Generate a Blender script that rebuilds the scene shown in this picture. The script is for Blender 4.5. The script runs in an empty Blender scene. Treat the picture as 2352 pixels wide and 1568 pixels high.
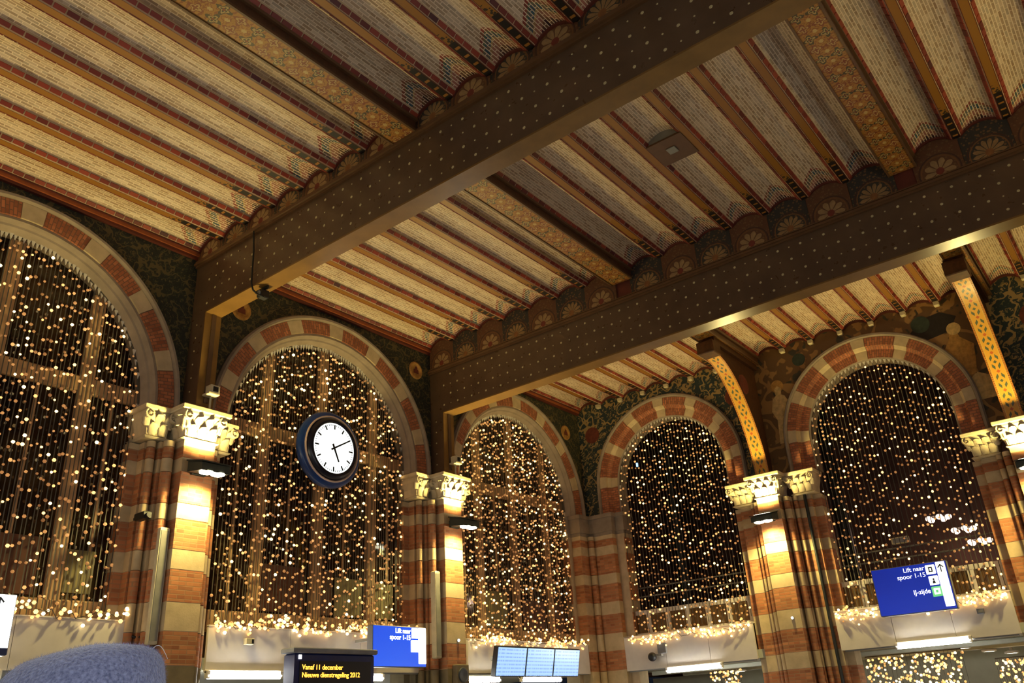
import bpy, bmesh, math, random
from mathutils import Vector, Matrix, noise
rnd = random.Random(7)
sc = bpy.context.scene
COL = sc.collection
PI = math.pi

# ------------------------------------------------------------------ camera
F_PX = 1913.72
CAM_POS = Vector((9.891, -15.599, 1.445))
RIGHT = Vector((0.7842855, 0.6177403, -0.0573853))
DOWN = Vector((-0.2980900, 0.2940976, -0.9081018))
FWD = Vector((-0.5440943, 0.7293171, 0.4147987))
cam_d = bpy.data.cameras.new('camera')
cam = bpy.data.objects.new('camera', cam_d)
COL.objects.link(cam)
cam_d.sensor_width = 36.0
cam_d.lens = F_PX / 2352.0 * 36.0
cam_d.clip_start = 0.05
cam_d.clip_end = 200
m = Matrix((RIGHT, -DOWN, -FWD)).transposed().to_4x4()
m.translation = CAM_POS
cam.matrix_world = m
sc.camera = cam

# ------------------------------------------------------------------ world, exposure
w = bpy.data.worlds.new('night'); sc.world = w
w.use_nodes = True
w.node_tree.nodes['Background'].inputs[0].default_value = (0.02, 0.025, 0.04, 1)
w.node_tree.nodes['Background'].inputs[1].default_value = 0.3
sc.view_settings.view_transform = 'Standard'
sc.view_settings.look = 'None'
sc.view_settings.gamma = 1.0
sc.view_settings.use_curve_mapping = False
sc.view_settings.exposure = 0.0
try:
    sc.cycles.max_bounces = 4
    sc.cycles.diffuse_bounces = 3
    sc.cycles.glossy_bounces = 2
    sc.cycles.transmission_bounces = 0
    sc.cycles.volume_bounces = 0
    sc.cycles.caustics_reflective = False
    sc.cycles.caustics_refractive = False
    sc.cycles.adaptive_threshold = 0.03
    sc.cycles.use_light_tree = False
    sc.cycles.sample_clamp_indirect = 3.0
    sc.cycles.use_denoising = True
except Exception:
    pass
FLOOD_UP = 225.0         # watts of the upward lamp in each wall floodlight
FLOOD_DOWN = 230.0        # watts of the downward lamp
FLOOD_COL = (1.0, 0.79, 0.27)
TUBE = 60.0              # emission strength of the fluorescent tubes
TUBE_FILL = 130.0        # the same for the unseen fill tubes added behind the camera
BULB = 5.5               # emission strength of the fairy lights

# ------------------------------------------------------------------ node helpers
def srgb(r, g, b):
    f = lambda c: (c / 255 / 12.92) if c / 255 <= 0.04045 else ((c / 255 + 0.055) / 1.055) ** 2.4
    return (f(r), f(g), f(b), 1)

class NT:
    """small helper to write a procedural node material as expressions"""
    def __init__(s, name, rough=0.7, spec=0.5, metal=0.0):
        s.mat = bpy.data.materials.new(name); s.mat.use_nodes = True
        s.t = s.mat.node_tree; s.n = s.t.nodes
        s.b = s.n['Principled BSDF']
        s.b.inputs['Roughness'].default_value = rough
        s.b.inputs['Specular IOR Level'].default_value = spec
        s.b.inputs['Metallic'].default_value = metal
        s._uv = s._ob = None
    def link(s, a, b): s.t.links.new(a, b)
    def put(s, sock, v):
        if hasattr(v, 'links') or isinstance(v, bpy.types.NodeSocket): s.link(v, sock)
        else: sock.default_value = v
    def math(s, op, a, b=0.0, c=0.0):
        n = s.n.new('ShaderNodeMath'); n.operation = op
        s.put(n.inputs[0], a); s.put(n.inputs[1], b); s.put(n.inputs[2], c)
        return n.outputs[0]
    def sep(s, v):
        n = s.n.new('ShaderNodeSeparateXYZ'); s.put(n.inputs[0], v); return n.outputs
    def comb(s, x, y=0.0, z=0.0):
        n = s.n.new('ShaderNodeCombineXYZ'); s.put(n.inputs[0], x); s.put(n.inputs[1], y); s.put(n.inputs[2], z)
        return n.outputs[0]
    @property
    def uv(s):
        if s._uv is None: s._uv = s.n.new('ShaderNodeTexCoord').outputs['UV']
        return s._uv
    @property
    def ob(s):
        if s._ob is None: s._ob = s.n.new('ShaderNodeTexCoord').outputs['Object']
        return s._ob
    def geo(s, o): return s.n.new('ShaderNodeNewGeometry').outputs[o]
    def objrand(s): return s.n.new('ShaderNodeObjectInfo').outputs['Random']
    def noise(s, v, scale, detail=3.0, rough=0.55):
        n = s.n.new('ShaderNodeTexNoise'); s.put(n.inputs['Vector'], v)
        n.inputs['Scale'].default_value = scale; n.inputs['Detail'].default_value = detail
        n.inputs['Roughness'].default_value = rough
        return n.outputs['Fac']
    def voro(s, v, scale, feature='F1', out='Distance', rand=1.0):
        n = s.n.new('ShaderNodeTexVoronoi'); n.feature = feature; s.put(n.inputs['Vector'], v)
        n.inputs['Scale'].default_value = scale; n.inputs['Randomness'].default_value = rand
        return n.outputs[out]
    def ramp(s, f, stops, interp='LINEAR'):
        n = s.n.new('ShaderNodeValToRGB'); n.color_ramp.interpolation = interp
        e = n.color_ramp.elements
        while len(e) < len(stops): e.new(0.5)
        for i, (p, c) in enumerate(stops):
            e[i].position = p; e[i].color = c
        s.put(n.inputs[0], f); return n.outputs[0]
    def mix(s, f, a, b, mode='MIX'):
        n = s.n.new('ShaderNodeMix'); n.data_type = 'RGBA'; n.blend_type = mode
        s.put(n.inputs[0], f); s.put(n.inputs[6], a); s.put(n.inputs[7], b)
        return n.outputs[2]
    def brick(s, v, bw, rh, mortar=0.004, off=0.5):
        n = s.n.new('ShaderNodeTexBrick'); s.put(n.inputs['Vector'], v)
        n.offset = off
        n.inputs['Color1'].default_value = (0.62, 0.62, 0.62, 1); n.inputs['Color2'].default_value = (1, 1, 1, 1)
        n.inputs['Mortar'].default_value = (0.8, 0.8, 0.8, 1)
        n.inputs['Scale'].default_value = 1.0
        n.inputs['Mortar Size'].default_value = mortar; n.inputs['Mortar Smooth'].default_value = 0.2
        n.inputs['Bias'].default_value = 0.0
        n.inputs['Brick Width'].default_value = bw; n.inputs['Row Height'].default_value = rh
        return n.outputs['Color'], n.outputs['Fac']
    def bump(s, h, strength=0.4, dist=0.01):
        n = s.n.new('ShaderNodeBump'); s.put(n.inputs['Height'], h)
        n.inputs['Strength'].default_value = strength; n.inputs['Distance'].default_value = dist
        s.link(n.outputs[0], s.b.inputs['Normal'])
    def col(s, c): s.put(s.b.inputs['Base Color'], c); return s
    def emit(s, c, st):
        s.put(s.b.inputs['Emission Color'], c); s.put(s.b.inputs['Emission Strength'], st); return s

def plain(name, c, rough=0.6, metal=0.0, var=0.15, scale=6.0, bump=0.0):
    n = NT(name, rough, metal=metal)
    f = n.noise(n.ob, scale, 4)
    dark = tuple(x * (1 - var) for x in c[:3]) + (1,)
    lite = tuple(min(1, x * (1 + var)) for x in c[:3]) + (1,)
    n.col(n.ramp(f, [(0.3, dark), (0.7, lite)]))
    if bump: n.bump(n.noise(n.ob, scale * 8, 3), bump, 0.01)
    return n.mat

def glow(name, c, st, base=(0.8, 0.8, 0.8, 1), sample=False):
    n = NT(name, 0.4); n.col(base); n.emit(c, st)
    n.mat.cycles.emission_sampling = 'FRONT' if sample else 'NONE'
    return n.mat

MAT = {}
# white glazed ceiling brick with a coloured chevron towards each end
def vault_mat():
    n = NT('vault_brick', 0.5)
    u, v, _ = n.sep(n.uv)
    col, fac = n.brick(n.comb(v, u), 0.125, 0.034, 0.0052)
    au = n.math('ABSOLUTE', u)
    t = n.math('ADD', v, n.math('MULTIPLY', au, 1.0))
    t = n.math('SNAP', t, 0.03)
    tn = n.math('MULTIPLY', t, 1.0 / 0.8)
    white = srgb(214, 190, 158)
    stops = [(0.0, srgb(58, 26, 34)), (0.105, srgb(74, 34, 38)), (0.16, srgb(176, 112, 96)), (0.30, srgb(190, 158, 100)),
             (0.37, srgb(62, 92, 104)), (0.455, srgb(92, 112, 84)), (0.52, srgb(150, 62, 50)), (0.575, white)]
    chev = n.ramp(tn, stops, 'CONSTANT')
    wear = n.noise(n.ob, 2.2, 5, 0.62)
    vary = n.noise(n.comb(n.math('SNAP', v, 0.125), n.math('SNAP', u, 0.034), n.objrand()), 40, 0)
    c = n.mix(1.0, chev, col, 'MULTIPLY')
    c = n.mix(n.math('MULTIPLY', n.ramp(vary, [(0.38, (0, 0, 0, 1)), (0.66, (1, 1, 1, 1))]), 0.6), c, srgb(138, 98, 56))
    c = n.mix(n.math('MULTIPLY', n.ramp(wear, [(0.55, (0, 0, 0, 1)), (0.75, (1, 1, 1, 1))]), 0.45), c, srgb(120, 112, 96))
    c = n.mix(fac, c, srgb(226, 204, 172))
    n.col(c); n.bump(n.math('SUBTRACT', 1.0, fac), 0.5, 0.006)
    return n.mat
MAT['vault'] = vault_mat()

def red_brick_mat():
    n = NT('red_edge_brick', 0.45)
    r = n.math('FRACT', n.math('MULTIPLY', n.geo('Random Per Island'), 7.31))
    r2 = n.math('FRACT', n.math('ADD', r, n.objrand()))
    n.col(n.ramp(r2, [(0.0, srgb(96, 34, 26)), (0.5, srgb(128, 48, 34)), (0.9, srgb(150, 62, 40)), (1.0, srgb(70, 30, 36))]))
    n.bump(n.noise(n.ob, 60, 2), 0.2, 0.004)
    return n.mat
MAT['redbrick'] = red_brick_mat()
MAT['mortar'] = plain('mortar', srgb(190, 166, 130), 0.9)

def joist_mat():
    n = NT('joist_paint', 0.5)
    u, v, _ = n.sep(n.uv)
    yel = srgb(146, 98, 32)
    au = n.math('ABSOLUTE', u)
    edge = n.math('GREATER_THAN', au, 0.042)
    blk = n.math('LESS_THAN', v, 0.62)
    orn = n.voro(n.comb(v, u), 26, 'F1', 'Distance')
    gold = n.math('MULTIPLY', n.math('GREATER_THAN', n.math('ABSOLUTE', n.math('SINE', n.math('MULTIPLY', v, 21))), 0.93),
                  n.math('LESS_THAN', au, 0.03))
    endc = n.mix(gold, srgb(26, 20, 16), srgb(150, 100, 40))
    frn = n.math('MULTIPLY', n.math('LESS_THAN', v, 0.8), n.math('LESS_THAN', orn, 0.42))
    c = n.mix(frn, yel, srgb(52, 40, 26))
    c = n.mix(blk, c, endc)
    c = n.mix(edge, c, srgb(92, 34, 26))
    n.col(c)
    return n.mat
MAT['joist'] = joist_mat()

def arabesque(name, base, rust, green, cream):
    """pairs of scroll flowers, rust and dark green in turn, on an ochre ground"""
    n = NT(name, 0.5)
    u, v, _ = n.sep(n.uv)
    au = n.math('ABSOLUTE', u)
    cell = n.math('FLOOR', n.math('DIVIDE', v, 0.19))
    par = n.math('MODULO', cell, 2.0)
    dv = n.math('SUBTRACT', n.math('MODULO', v, 0.19), 0.095)
    du = n.math('SUBTRACT', au, 0.088)
    wob = n.math('MULTIPLY', n.math('SUBTRACT', n.noise(n.uv, 30, 2), 0.5), 0.05)
    r = n.math('ADD', n.math('SQRT', n.math('ADD', n.math('POWER', du, 2), n.math('POWER', dv, 2))), wob)
    th = n.math('ARCTAN2', n.math('MULTIPLY', dv, 1.0), du)
    rim = n.math('ADD', 0.062, n.math('MULTIPLY', n.math('COSINE', n.math('MULTIPLY', th, 4.0)), 0.024))
    fl = n.mix(par, rust, green)
    scroll = n.math('LESS_THAN', n.math('ABSOLUTE', n.math('SUBTRACT', n.noise(n.comb(au, n.math('PINGPONG', v, 0.17)), 16, 1), 0.5)), 0.035)
    c = n.mix(n.math('MULTIPLY', scroll, 0.75), base, rust)
    c = n.mix(n.math('MULTIPLY', n.math('LESS_THAN', r, rim), 0.95), c, fl)
    hl = n.math('LESS_THAN', n.math('ABSOLUTE', n.math('SUBTRACT', r, n.math('MULTIPLY', rim, 0.55))), 0.009)
    c = n.mix(n.math('MULTIPLY', hl, 0.8), c, cream)
    c = n.mix(n.math('LESS_THAN', r, 0.014), c, rust)
    mid = n.math('LESS_THAN', n.math('ADD', n.math('MULTIPLY', au, 0.8), n.math('ABSOLUTE', n.math('SUBTRACT', n.math('ABSOLUTE', dv), 0.085))), 0.022)
    c = n.mix(mid, c, cream)
    c = n.mix(n.math('GREATER_THAN', au, 0.156), c, srgb(150, 102, 40))
    c = n.mix(n.math('MULTIPLY', n.noise(n.ob, 9, 4), 0.25), c, srgb(92, 60, 28))
    n.col(c)
    return n.mat
MAT['arab'] = arabesque('scroll_painted_beam', srgb(170, 118, 48), srgb(128, 62, 32), srgb(56, 56, 36), srgb(196, 164, 100))
MAT['beamside'] = plain('beam_side_paint', srgb(74, 44, 24), 0.5, var=0.4, scale=14)

def girder_mat():
    n = NT('brown_girder_paint', 0.34, 0.5)
    f = n.noise(n.ob, 3.0, 4)
    n.col(n.ramp(f, [(0.3, srgb(80, 60, 44)), (0.7, srgb(98, 75, 54))]))
    n.put(n.b.inputs['Roughness'], n.ramp(n.noise(n.ob, 9, 3), [(0.3, (0.26, 0.26, 0.26, 1)), (0.7, (0.4, 0.4, 0.4, 1))]))
    n.bump(n.noise(n.ob, 25, 3), 0.08, 0.01)
    return n.mat
MAT['girder'] = girder_mat()
MAT['under'] = None
n_ = NT('floodlit_girder_paint', 0.3); n_.col(n_.ramp(n_.noise(n_.ob, 4, 4), [(0.3, srgb(116, 86, 42)), (0.7, srgb(134, 100, 50))])); MAT['under'] = n_.mat  # the girder brown, with the floodlights' yellow put into the colour
MAT['rivet'] = plain('pale_rivet', srgb(196, 184, 138), 0.5)
MAT['ledge'] = plain('ledge_paint', srgb(96, 66, 40), 0.5)

def fan_mat(name, back, petal, core, k):
    """painted fan flower in a scalloped panel; UV centred on the panel foot"""
    n = NT(name, 0.6)
    u, v, _ = n.sep(n.uv)
    vv = n.math('SUBTRACT', v, 0.10)
    r = n.math('SQRT', n.math('ADD', n.math('POWER', u, 2), n.math('POWER', vv, 2)))
    th = n.math('ARCTAN2', u, vv)
    pet = n.math('ABSOLUTE', n.math('SINE', n.math('MULTIPLY', th, k)))
    rim = n.math('ADD', 0.13, n.math('MULTIPLY', pet, 0.06))
    inp = n.math('LESS_THAN', r, rim)
    vein = n.math('LESS_THAN', pet, 0.30)
    cc = n.mix(n.math('MULTIPLY', vein, n.math('GREATER_THAN', r, 0.05)), petal, back)
    cc = n.mix(n.math('LESS_THAN', r, 0.05), cc, core)
    bg = n.mix(n.math('LESS_THAN', n.voro(n.uv, 24), 0.35), back, srgb(120, 88, 50))
    c = n.mix(inp, bg, cc)
    # two painted arches that frame the flower
    for rr, ccol in ((0.222, srgb(128, 84, 40)), (0.25, srgb(66, 34, 24))):
        c = n.mix(n.math('LESS_THAN', n.math('ABSOLUTE', n.math('SUBTRACT', r, rr)), 0.009), c, ccol)
    c = n.mix(n.math('MULTIPLY', n.noise(n.ob, 14, 4), 0.75), c, srgb(58, 40, 26))
    n.col(c)
    return n.mat
MAT['fan_a'] = fan_mat('fan_flower_red', srgb(104, 62, 34), srgb(176, 142, 92), srgb(128, 44, 30), 4.5)
MAT['fan_b'] = fan_mat('fan_flower_dark', srgb(40, 44, 40), srgb(166, 130, 80), srgb(150, 96, 46), 6.5)

def foliage_mat(name, dark, leaf, leaf2, scale, stem=True):
    """painted tendrils and leaves on a dark wall"""
    n = NT(name, 0.7)
    warp = n.noise(n.ob, scale * 0.35, 3)
    p = n.n.new('ShaderNodeVectorMath'); p.operation = 'ADD'
    n.link(n.ob, p.inputs[0]); n.link(n.comb(warp, n.math('MULTIPLY', warp, -1.0), warp), p.inputs[1])
    d = n.voro(p.outputs[0], scale, 'F1'); kc = n.sep(n.voro(p.outputs[0], scale, 'F1', 'Color'))[1]
    leafc = n.ramp(kc, [(0.0, leaf), (0.6, leaf2)], 'CONSTANT')
    c = n.mix(n.ramp(d, [(0.34, (1, 1, 1, 1)), (0.44, (0, 0, 0, 1))]), dark, leafc)
    if stem:
        e = n.math('ABSOLUTE', n.math('SUBTRACT', n.noise(n.ob, scale * 0.22, 2), 0.5))
        c = n.mix(n.math('LESS_THAN', e, 0.02), c, leaf)
    n.col(c)
    return n.mat
MAT['fol_a'] = foliage_mat('painted_vine_green', srgb(34, 38, 28), srgb(92, 80, 46), srgb(56, 60, 38), 17)
MAT['fol_b'] = foliage_mat('painted_vine_teal', srgb(34, 48, 46), srgb(158, 130, 78), srgb(112, 102, 64), 11)
MAT['mural'] = foliage_mat('painted_mural_ground', srgb(106, 76, 40), srgb(156, 116, 62), srgb(62, 56, 40), 5)
MAT['mur_cream'] = plain('mural_cream', srgb(206, 172, 108), 0.8, var=0.3, scale=12)
MAT['mur_green'] = plain('mural_green', srgb(52, 62, 46), 0.8, var=0.3, scale=12)
MAT['mur_gold'] = plain('mural_gold', srgb(178, 130, 62), 0.8, var=0.3, scale=14)
MAT['mur_dark'] = plain('mural_dark', srgb(40, 32, 24), 0.8, var=0.3, scale=14)
MAT['mur_red'] = plain('mural_red', srgb(104, 46, 26), 0.8, var=0.3, scale=14)

def pier_brick(name, c1, c2, mort):
    n = NT(name, 0.75)
    x, y, z = n.sep(n.ob)
    v = n.comb(n.math('ADD', x, y), z)
    col, fac = n.brick(v, 0.2, 0.052, 0.006)
    k = n.noise(n.comb(n.math('SNAP', n.math('ADD', x, y), 0.1), n.math('SNAP', z, 0.052), n.objrand()), 30, 0)
    c = n.mix(n.ramp(k, [(0.3, (0, 0, 0, 1)), (0.7, (1, 1, 1, 1))]), c1, c2)
    c = n.mix(1.0, c, col, 'MULTIPLY')
    n.col(n.mix(fac, c, mort)); n.bump(n.math('SUBTRACT', 1.0, fac), 0.6, 0.008)
    return n.mat
MAT['brick'] = pier_brick('pier_brick', srgb(178, 108, 66), srgb(206, 138, 88), srgb(164, 122, 84))
def ring_brick():
    n = NT('arch_brick', 0.75)
    u, v, _ = n.sep(n.uv)
    col, fac = n.brick(n.comb(v, u), 0.11, 0.05, 0.006)
    k = n.noise(n.comb(n.math('SNAP', u, 0.05), n.math('SNAP', v, 0.11), n.objrand()), 30, 0)
    c = n.mix(n.ramp(k, [(0.3, (0, 0, 0, 1)), (0.7, (1, 1, 1, 1))]), srgb(170, 98, 62), srgb(200, 124, 80))
    c = n.mix(1.0, c, col, 'MULTIPLY')
    n.col(n.mix(fac, c, srgb(120, 84, 62))); n.bump(n.math('SUBTRACT', 1.0, fac), 0.6, 0.008)
    return n.mat
MAT['ringbrick'] = ring_brick()
MAT['stone'] = plain('sandstone', srgb(196, 174, 134), 0.8, var=0.16, scale=5, bump=0.15)
MAT['stone2'] = plain('grey_stone', srgb(146, 130, 110), 0.8, var=0.18, scale=5, bump=0.15)
MAT['carved'] = plain('carved_stone', srgb(214, 196, 156), 0.75, var=0.12, scale=8, bump=0.3)
MAT['plinth'] = plain('dark_plinth_stone', srgb(120, 106, 76), 0.7, var=0.2)
MAT['darkred'] = plain('dark_red_moulding', srgb(92, 40, 28), 0.5, var=0.2)
MAT['orange'] = plain('orange_moulding', srgb(150, 78, 40), 0.5, var=0.2)
MAT['plaster'] = plain('warm_plaster', srgb(150, 124, 92), 0.85)
MAT['floor'] = plain('stone_floor', srgb(120, 112, 100), 0.5, var=0.2, scale=2)
MAT['white'] = plain('white_board', srgb(216, 208, 196), 0.55, var=0.05)
MAT['soffit'] = plain('pale_soffit', srgb(190, 190, 170), 0.7, var=0.06)
MAT['frame'] = plain('window_stone_frame', srgb(176, 140, 100), 0.7, var=0.15)
n_ = NT('dark_window_glass', 0.06, 0.5); n_.col(n_.ramp(n_.noise(n_.ob, 1.3, 3), [(0.35, srgb(20, 14, 10)), (0.7, srgb(52, 34, 20))])); MAT['glass'] = n_.mat
MAT['panel'] = plain('olive_panel', srgb(116, 106, 66), 0.7, var=0.15)
MAT['panel2'] = plain('brown_panel', srgb(84, 46, 26), 0.7, var=0.25)
MAT['wire'] = plain('dark_wire', srgb(78, 72, 60), 0.6)
MAT['loop'] = plain('pale_fixing_loop', srgb(214, 206, 188), 0.6)
MAT['black'] = plain('black_plastic', srgb(22, 22, 24), 0.5)
MAT['hall'] = plain('dark_back_wall', srgb(84, 60, 52), 0.85, var=0.3, scale=1.5)
MAT['iron'] = plain('dark_green_iron', srgb(20, 24, 22), 0.5)
MAT['grey'] = plain('grey_metal', srgb(130, 128, 120), 0.45)
MAT['flood'] = plain('dark_green_lamp_housing', srgb(52, 58, 50), 0.5)
MAT['cream'] = plain('cream_housing', srgb(206, 196, 160), 0.5)
MAT['navy'] = plain('navy_sign_metal', srgb(22, 34, 86), 0.4)
MAT['greyblue'] = plain('grey_blue_sign_case', srgb(120, 122, 128), 0.5)
MAT['clockblue'] = plain('blue_clock_case', srgb(26, 62, 124), 0.3)
MAT['clockblack'] = plain('black_clock_ring', srgb(10, 14, 34), 0.3)
MAT['copper'] = plain('pale_copper_ring', srgb(216, 188, 168), 0.3)
MAT['dial'] = glow('lit_clock_dial', (0.93, 1.0, 0.97, 1), 1.25)
MAT['floodlens'] = glow('flood_lens', (1.0, 0.88, 0.6, 1), 26)
MAT['tube'] = glow('fluorescent_tube', (1.0, 0.98, 0.93, 1), TUBE, sample=True)
MAT['tube_fill'] = glow('fill_tube', (0.90, 0.96, 1.0, 1), TUBE_FILL, sample=True)
MAT['round'] = glow('round_downlight', (1.0, 0.95, 0.72, 1), 6)
MAT['signwhite'] = glow('backlit_white', (1.0, 0.98, 0.93, 1), 1.6)
MAT['signgreen'] = glow('backlit_green', (0.02, 0.55, 0.12, 1), 1.1)
def sign_blue(name, lo, hi, st):
    n = NT(name, 0.25)
    x, y, z = n.sep(n.ob)
    n.col((0.01, 0.02, 0.2, 1)); n.emit(n.mix(n.noise(n.ob, 0.8, 1), lo, hi), st); n.mat.cycles.emission_sampling = 'NONE'
    return n.mat
MAT['signblue'] = sign_blue('backlit_blue', (0.004, 0.012, 0.22, 1), (0.012, 0.05, 0.62, 1), 0.75)
MAT['signblue2'] = sign_blue('backlit_bright_blue', (0.01, 0.06, 0.75, 1), (0.03, 0.16, 1.0, 1), 0.95)
MAT['amber'] = glow('amber_matrix_text', (1.0, 0.42, 0.02, 1), 3.0)
MAT['inkgrey'] = plain('sign_dark_print', srgb(60, 66, 70), 0.5)
def screen_mat():
    n = NT('departure_screen', 0.3)
    x, y, z = n.sep(n.ob)
    row = n.math('FRACT', n.math('MULTIPLY', z, 17.0))
    text = n.math('MULTIPLY', n.math('LESS_THAN', row, 0.42), n.math('GREATER_THAN', n.noise(n.comb(n.math('MULTIPLY', x, 30), n.math('SNAP', z, 1 / 17.0)), 2.0, 2), 0.46))
    n.col((0.1, 0.1, 0.1, 1)); n.emit(n.mix(text, (0.42, 0.68, 1.0, 1), (0.22, 0.42, 0.82, 1)), 1.05); n.mat.cycles.emission_sampling = 'NONE'
    return n.mat
MAT['screen'] = screen_mat()
def bulb_mat():
    n = NT('warm_fairy_bulb', 0.3)
    r = n.geo('Random Per Island')
    c = n.ramp(r, [(0.0, (1.0, 0.34, 0.10, 1)), (0.5, (1.0, 0.42, 0.12, 1)), (0.85, (1.0, 0.55, 0.18, 1)), (1.0, (1.0, 0.74, 0.34, 1))])
    st = n.ramp(r, [(0.0, (0.025, 0.025, 0.025, 1)), (0.45, (0.075, 0.075, 0.075, 1)), (0.75, (0.18, 0.18, 0.18, 1)), (1.0, (0.9, 0.9, 0.9, 1))])
    n.col((0.3, 0.2, 0.1, 1)); n.emit(c, n.math('MULTIPLY', st, BULB))
    n.mat.cycles.emission_sampling = 'NONE'
    return n.mat
MAT['bulb'] = bulb_mat()
def garland_mat():
    n = NT('bright_fairy_bulb', 0.3)
    r = n.geo('Random Per Island')
    c = n.ramp(r, [(0.0, (1.0, 0.42, 0.10, 1)), (0.6, (1.0, 0.56, 0.18, 1)), (1.0, (1.0, 0.85, 0.50, 1))])
    n.col((0.3, 0.2, 0.1, 1)); n.emit(c, n.math('MULTIPLY_ADD', r, BULB * 0.6, BULB * 0.12))
    n.mat.cycles.emission_sampling = 'NONE'
    return n.mat
MAT['gbulb'] = garland_mat()
MAT['pink'] = glow('pinkish_lamp_glass', (1.0, 0.62, 0.42, 1), 3.2)
MAT['bluespot'] = glow('blue_indicator', (0.25, 0.45, 1.0, 1), 3)
def wool_mat():
    n = NT('grey_blue_wool', 0.95, 0.2)
    f = n.noise(n.ob, 260, 2); g = n.noise(n.ob, 18, 3)
    c = n.ramp(f, [(0.3, srgb(84, 92, 128)), (0.7, srgb(158, 168, 208))])
    n.col(n.mix(n.math('MULTIPLY', g, 0.5), c, srgb(112, 120, 158)))
    n.b.inputs['Sheen Weight'].default_value = 0.6
    n.bump(f, 0.6, 0.004)
    return n.mat
MAT['wool'] = wool_mat()
MAT['fibre'] = plain('pale_wool_fibre', srgb(150, 158, 196), 0.9)
MAT['lint'] = plain('white_lint', srgb(236, 236, 240), 0.8)
MAT['coat'] = plain('dark_coat_cloth', srgb(34, 36, 48), 0.9, scale=30)
MAT['skin'] = plain('skin', srgb(196, 150, 124), 0.6, var=0.06)
def strip_mat():
    """gold strip with teal lozenges and small crosses on the curved brackets"""
    n = NT('bracket_gold_lozenge', 0.4)
    u, v, _ = n.sep(n.uv)
    au = n.math('ABSOLUTE', u)
    p = n.math('PINGPONG', n.math('ADD', v, 0.0), 0.16)          # 0..0.16, mirrored
    lz = n.math('ADD', n.math('MULTIPLY', n.math('ABSOLUTE', n.math('SUBTRACT', n.math('ADD', au, n.math('MULTIPLY', p, 0.30)), 0.065)), 2.6),
                n.math('MULTIPLY', n.math('ABSOLUTE', n.math('SUBTRACT', p, 0.075)), 1.2))
    loz = n.math('LESS_THAN', lz, 0.062)
    cross = n.math('LESS_THAN', n.math('ADD', au, p), 0.028)
    red = n.math('LESS_THAN', n.math('ADD', n.math('ABSOLUTE', n.math('SUBTRACT', p, 0.16)), au), 0.03)
    c = n.mix(loz, srgb(214, 156, 50), srgb(84, 92, 66))
    c = n.mix(cross, c, srgb(84, 92, 66))
    c = n.mix(red, c, srgb(190, 92, 30))
    c = n.mix(n.math('GREATER_THAN', au, 0.094), c, srgb(206, 170, 84))
    c = n.mix(n.math('GREATER_THAN', au, 0.104), c, srgb(178, 108, 36))
    n.col(c)
    return n.mat
MAT['strip'] = strip_mat()
MAT['goldstud'] = plain('gold_stud', srgb(226, 180, 80), 0.3)

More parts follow.
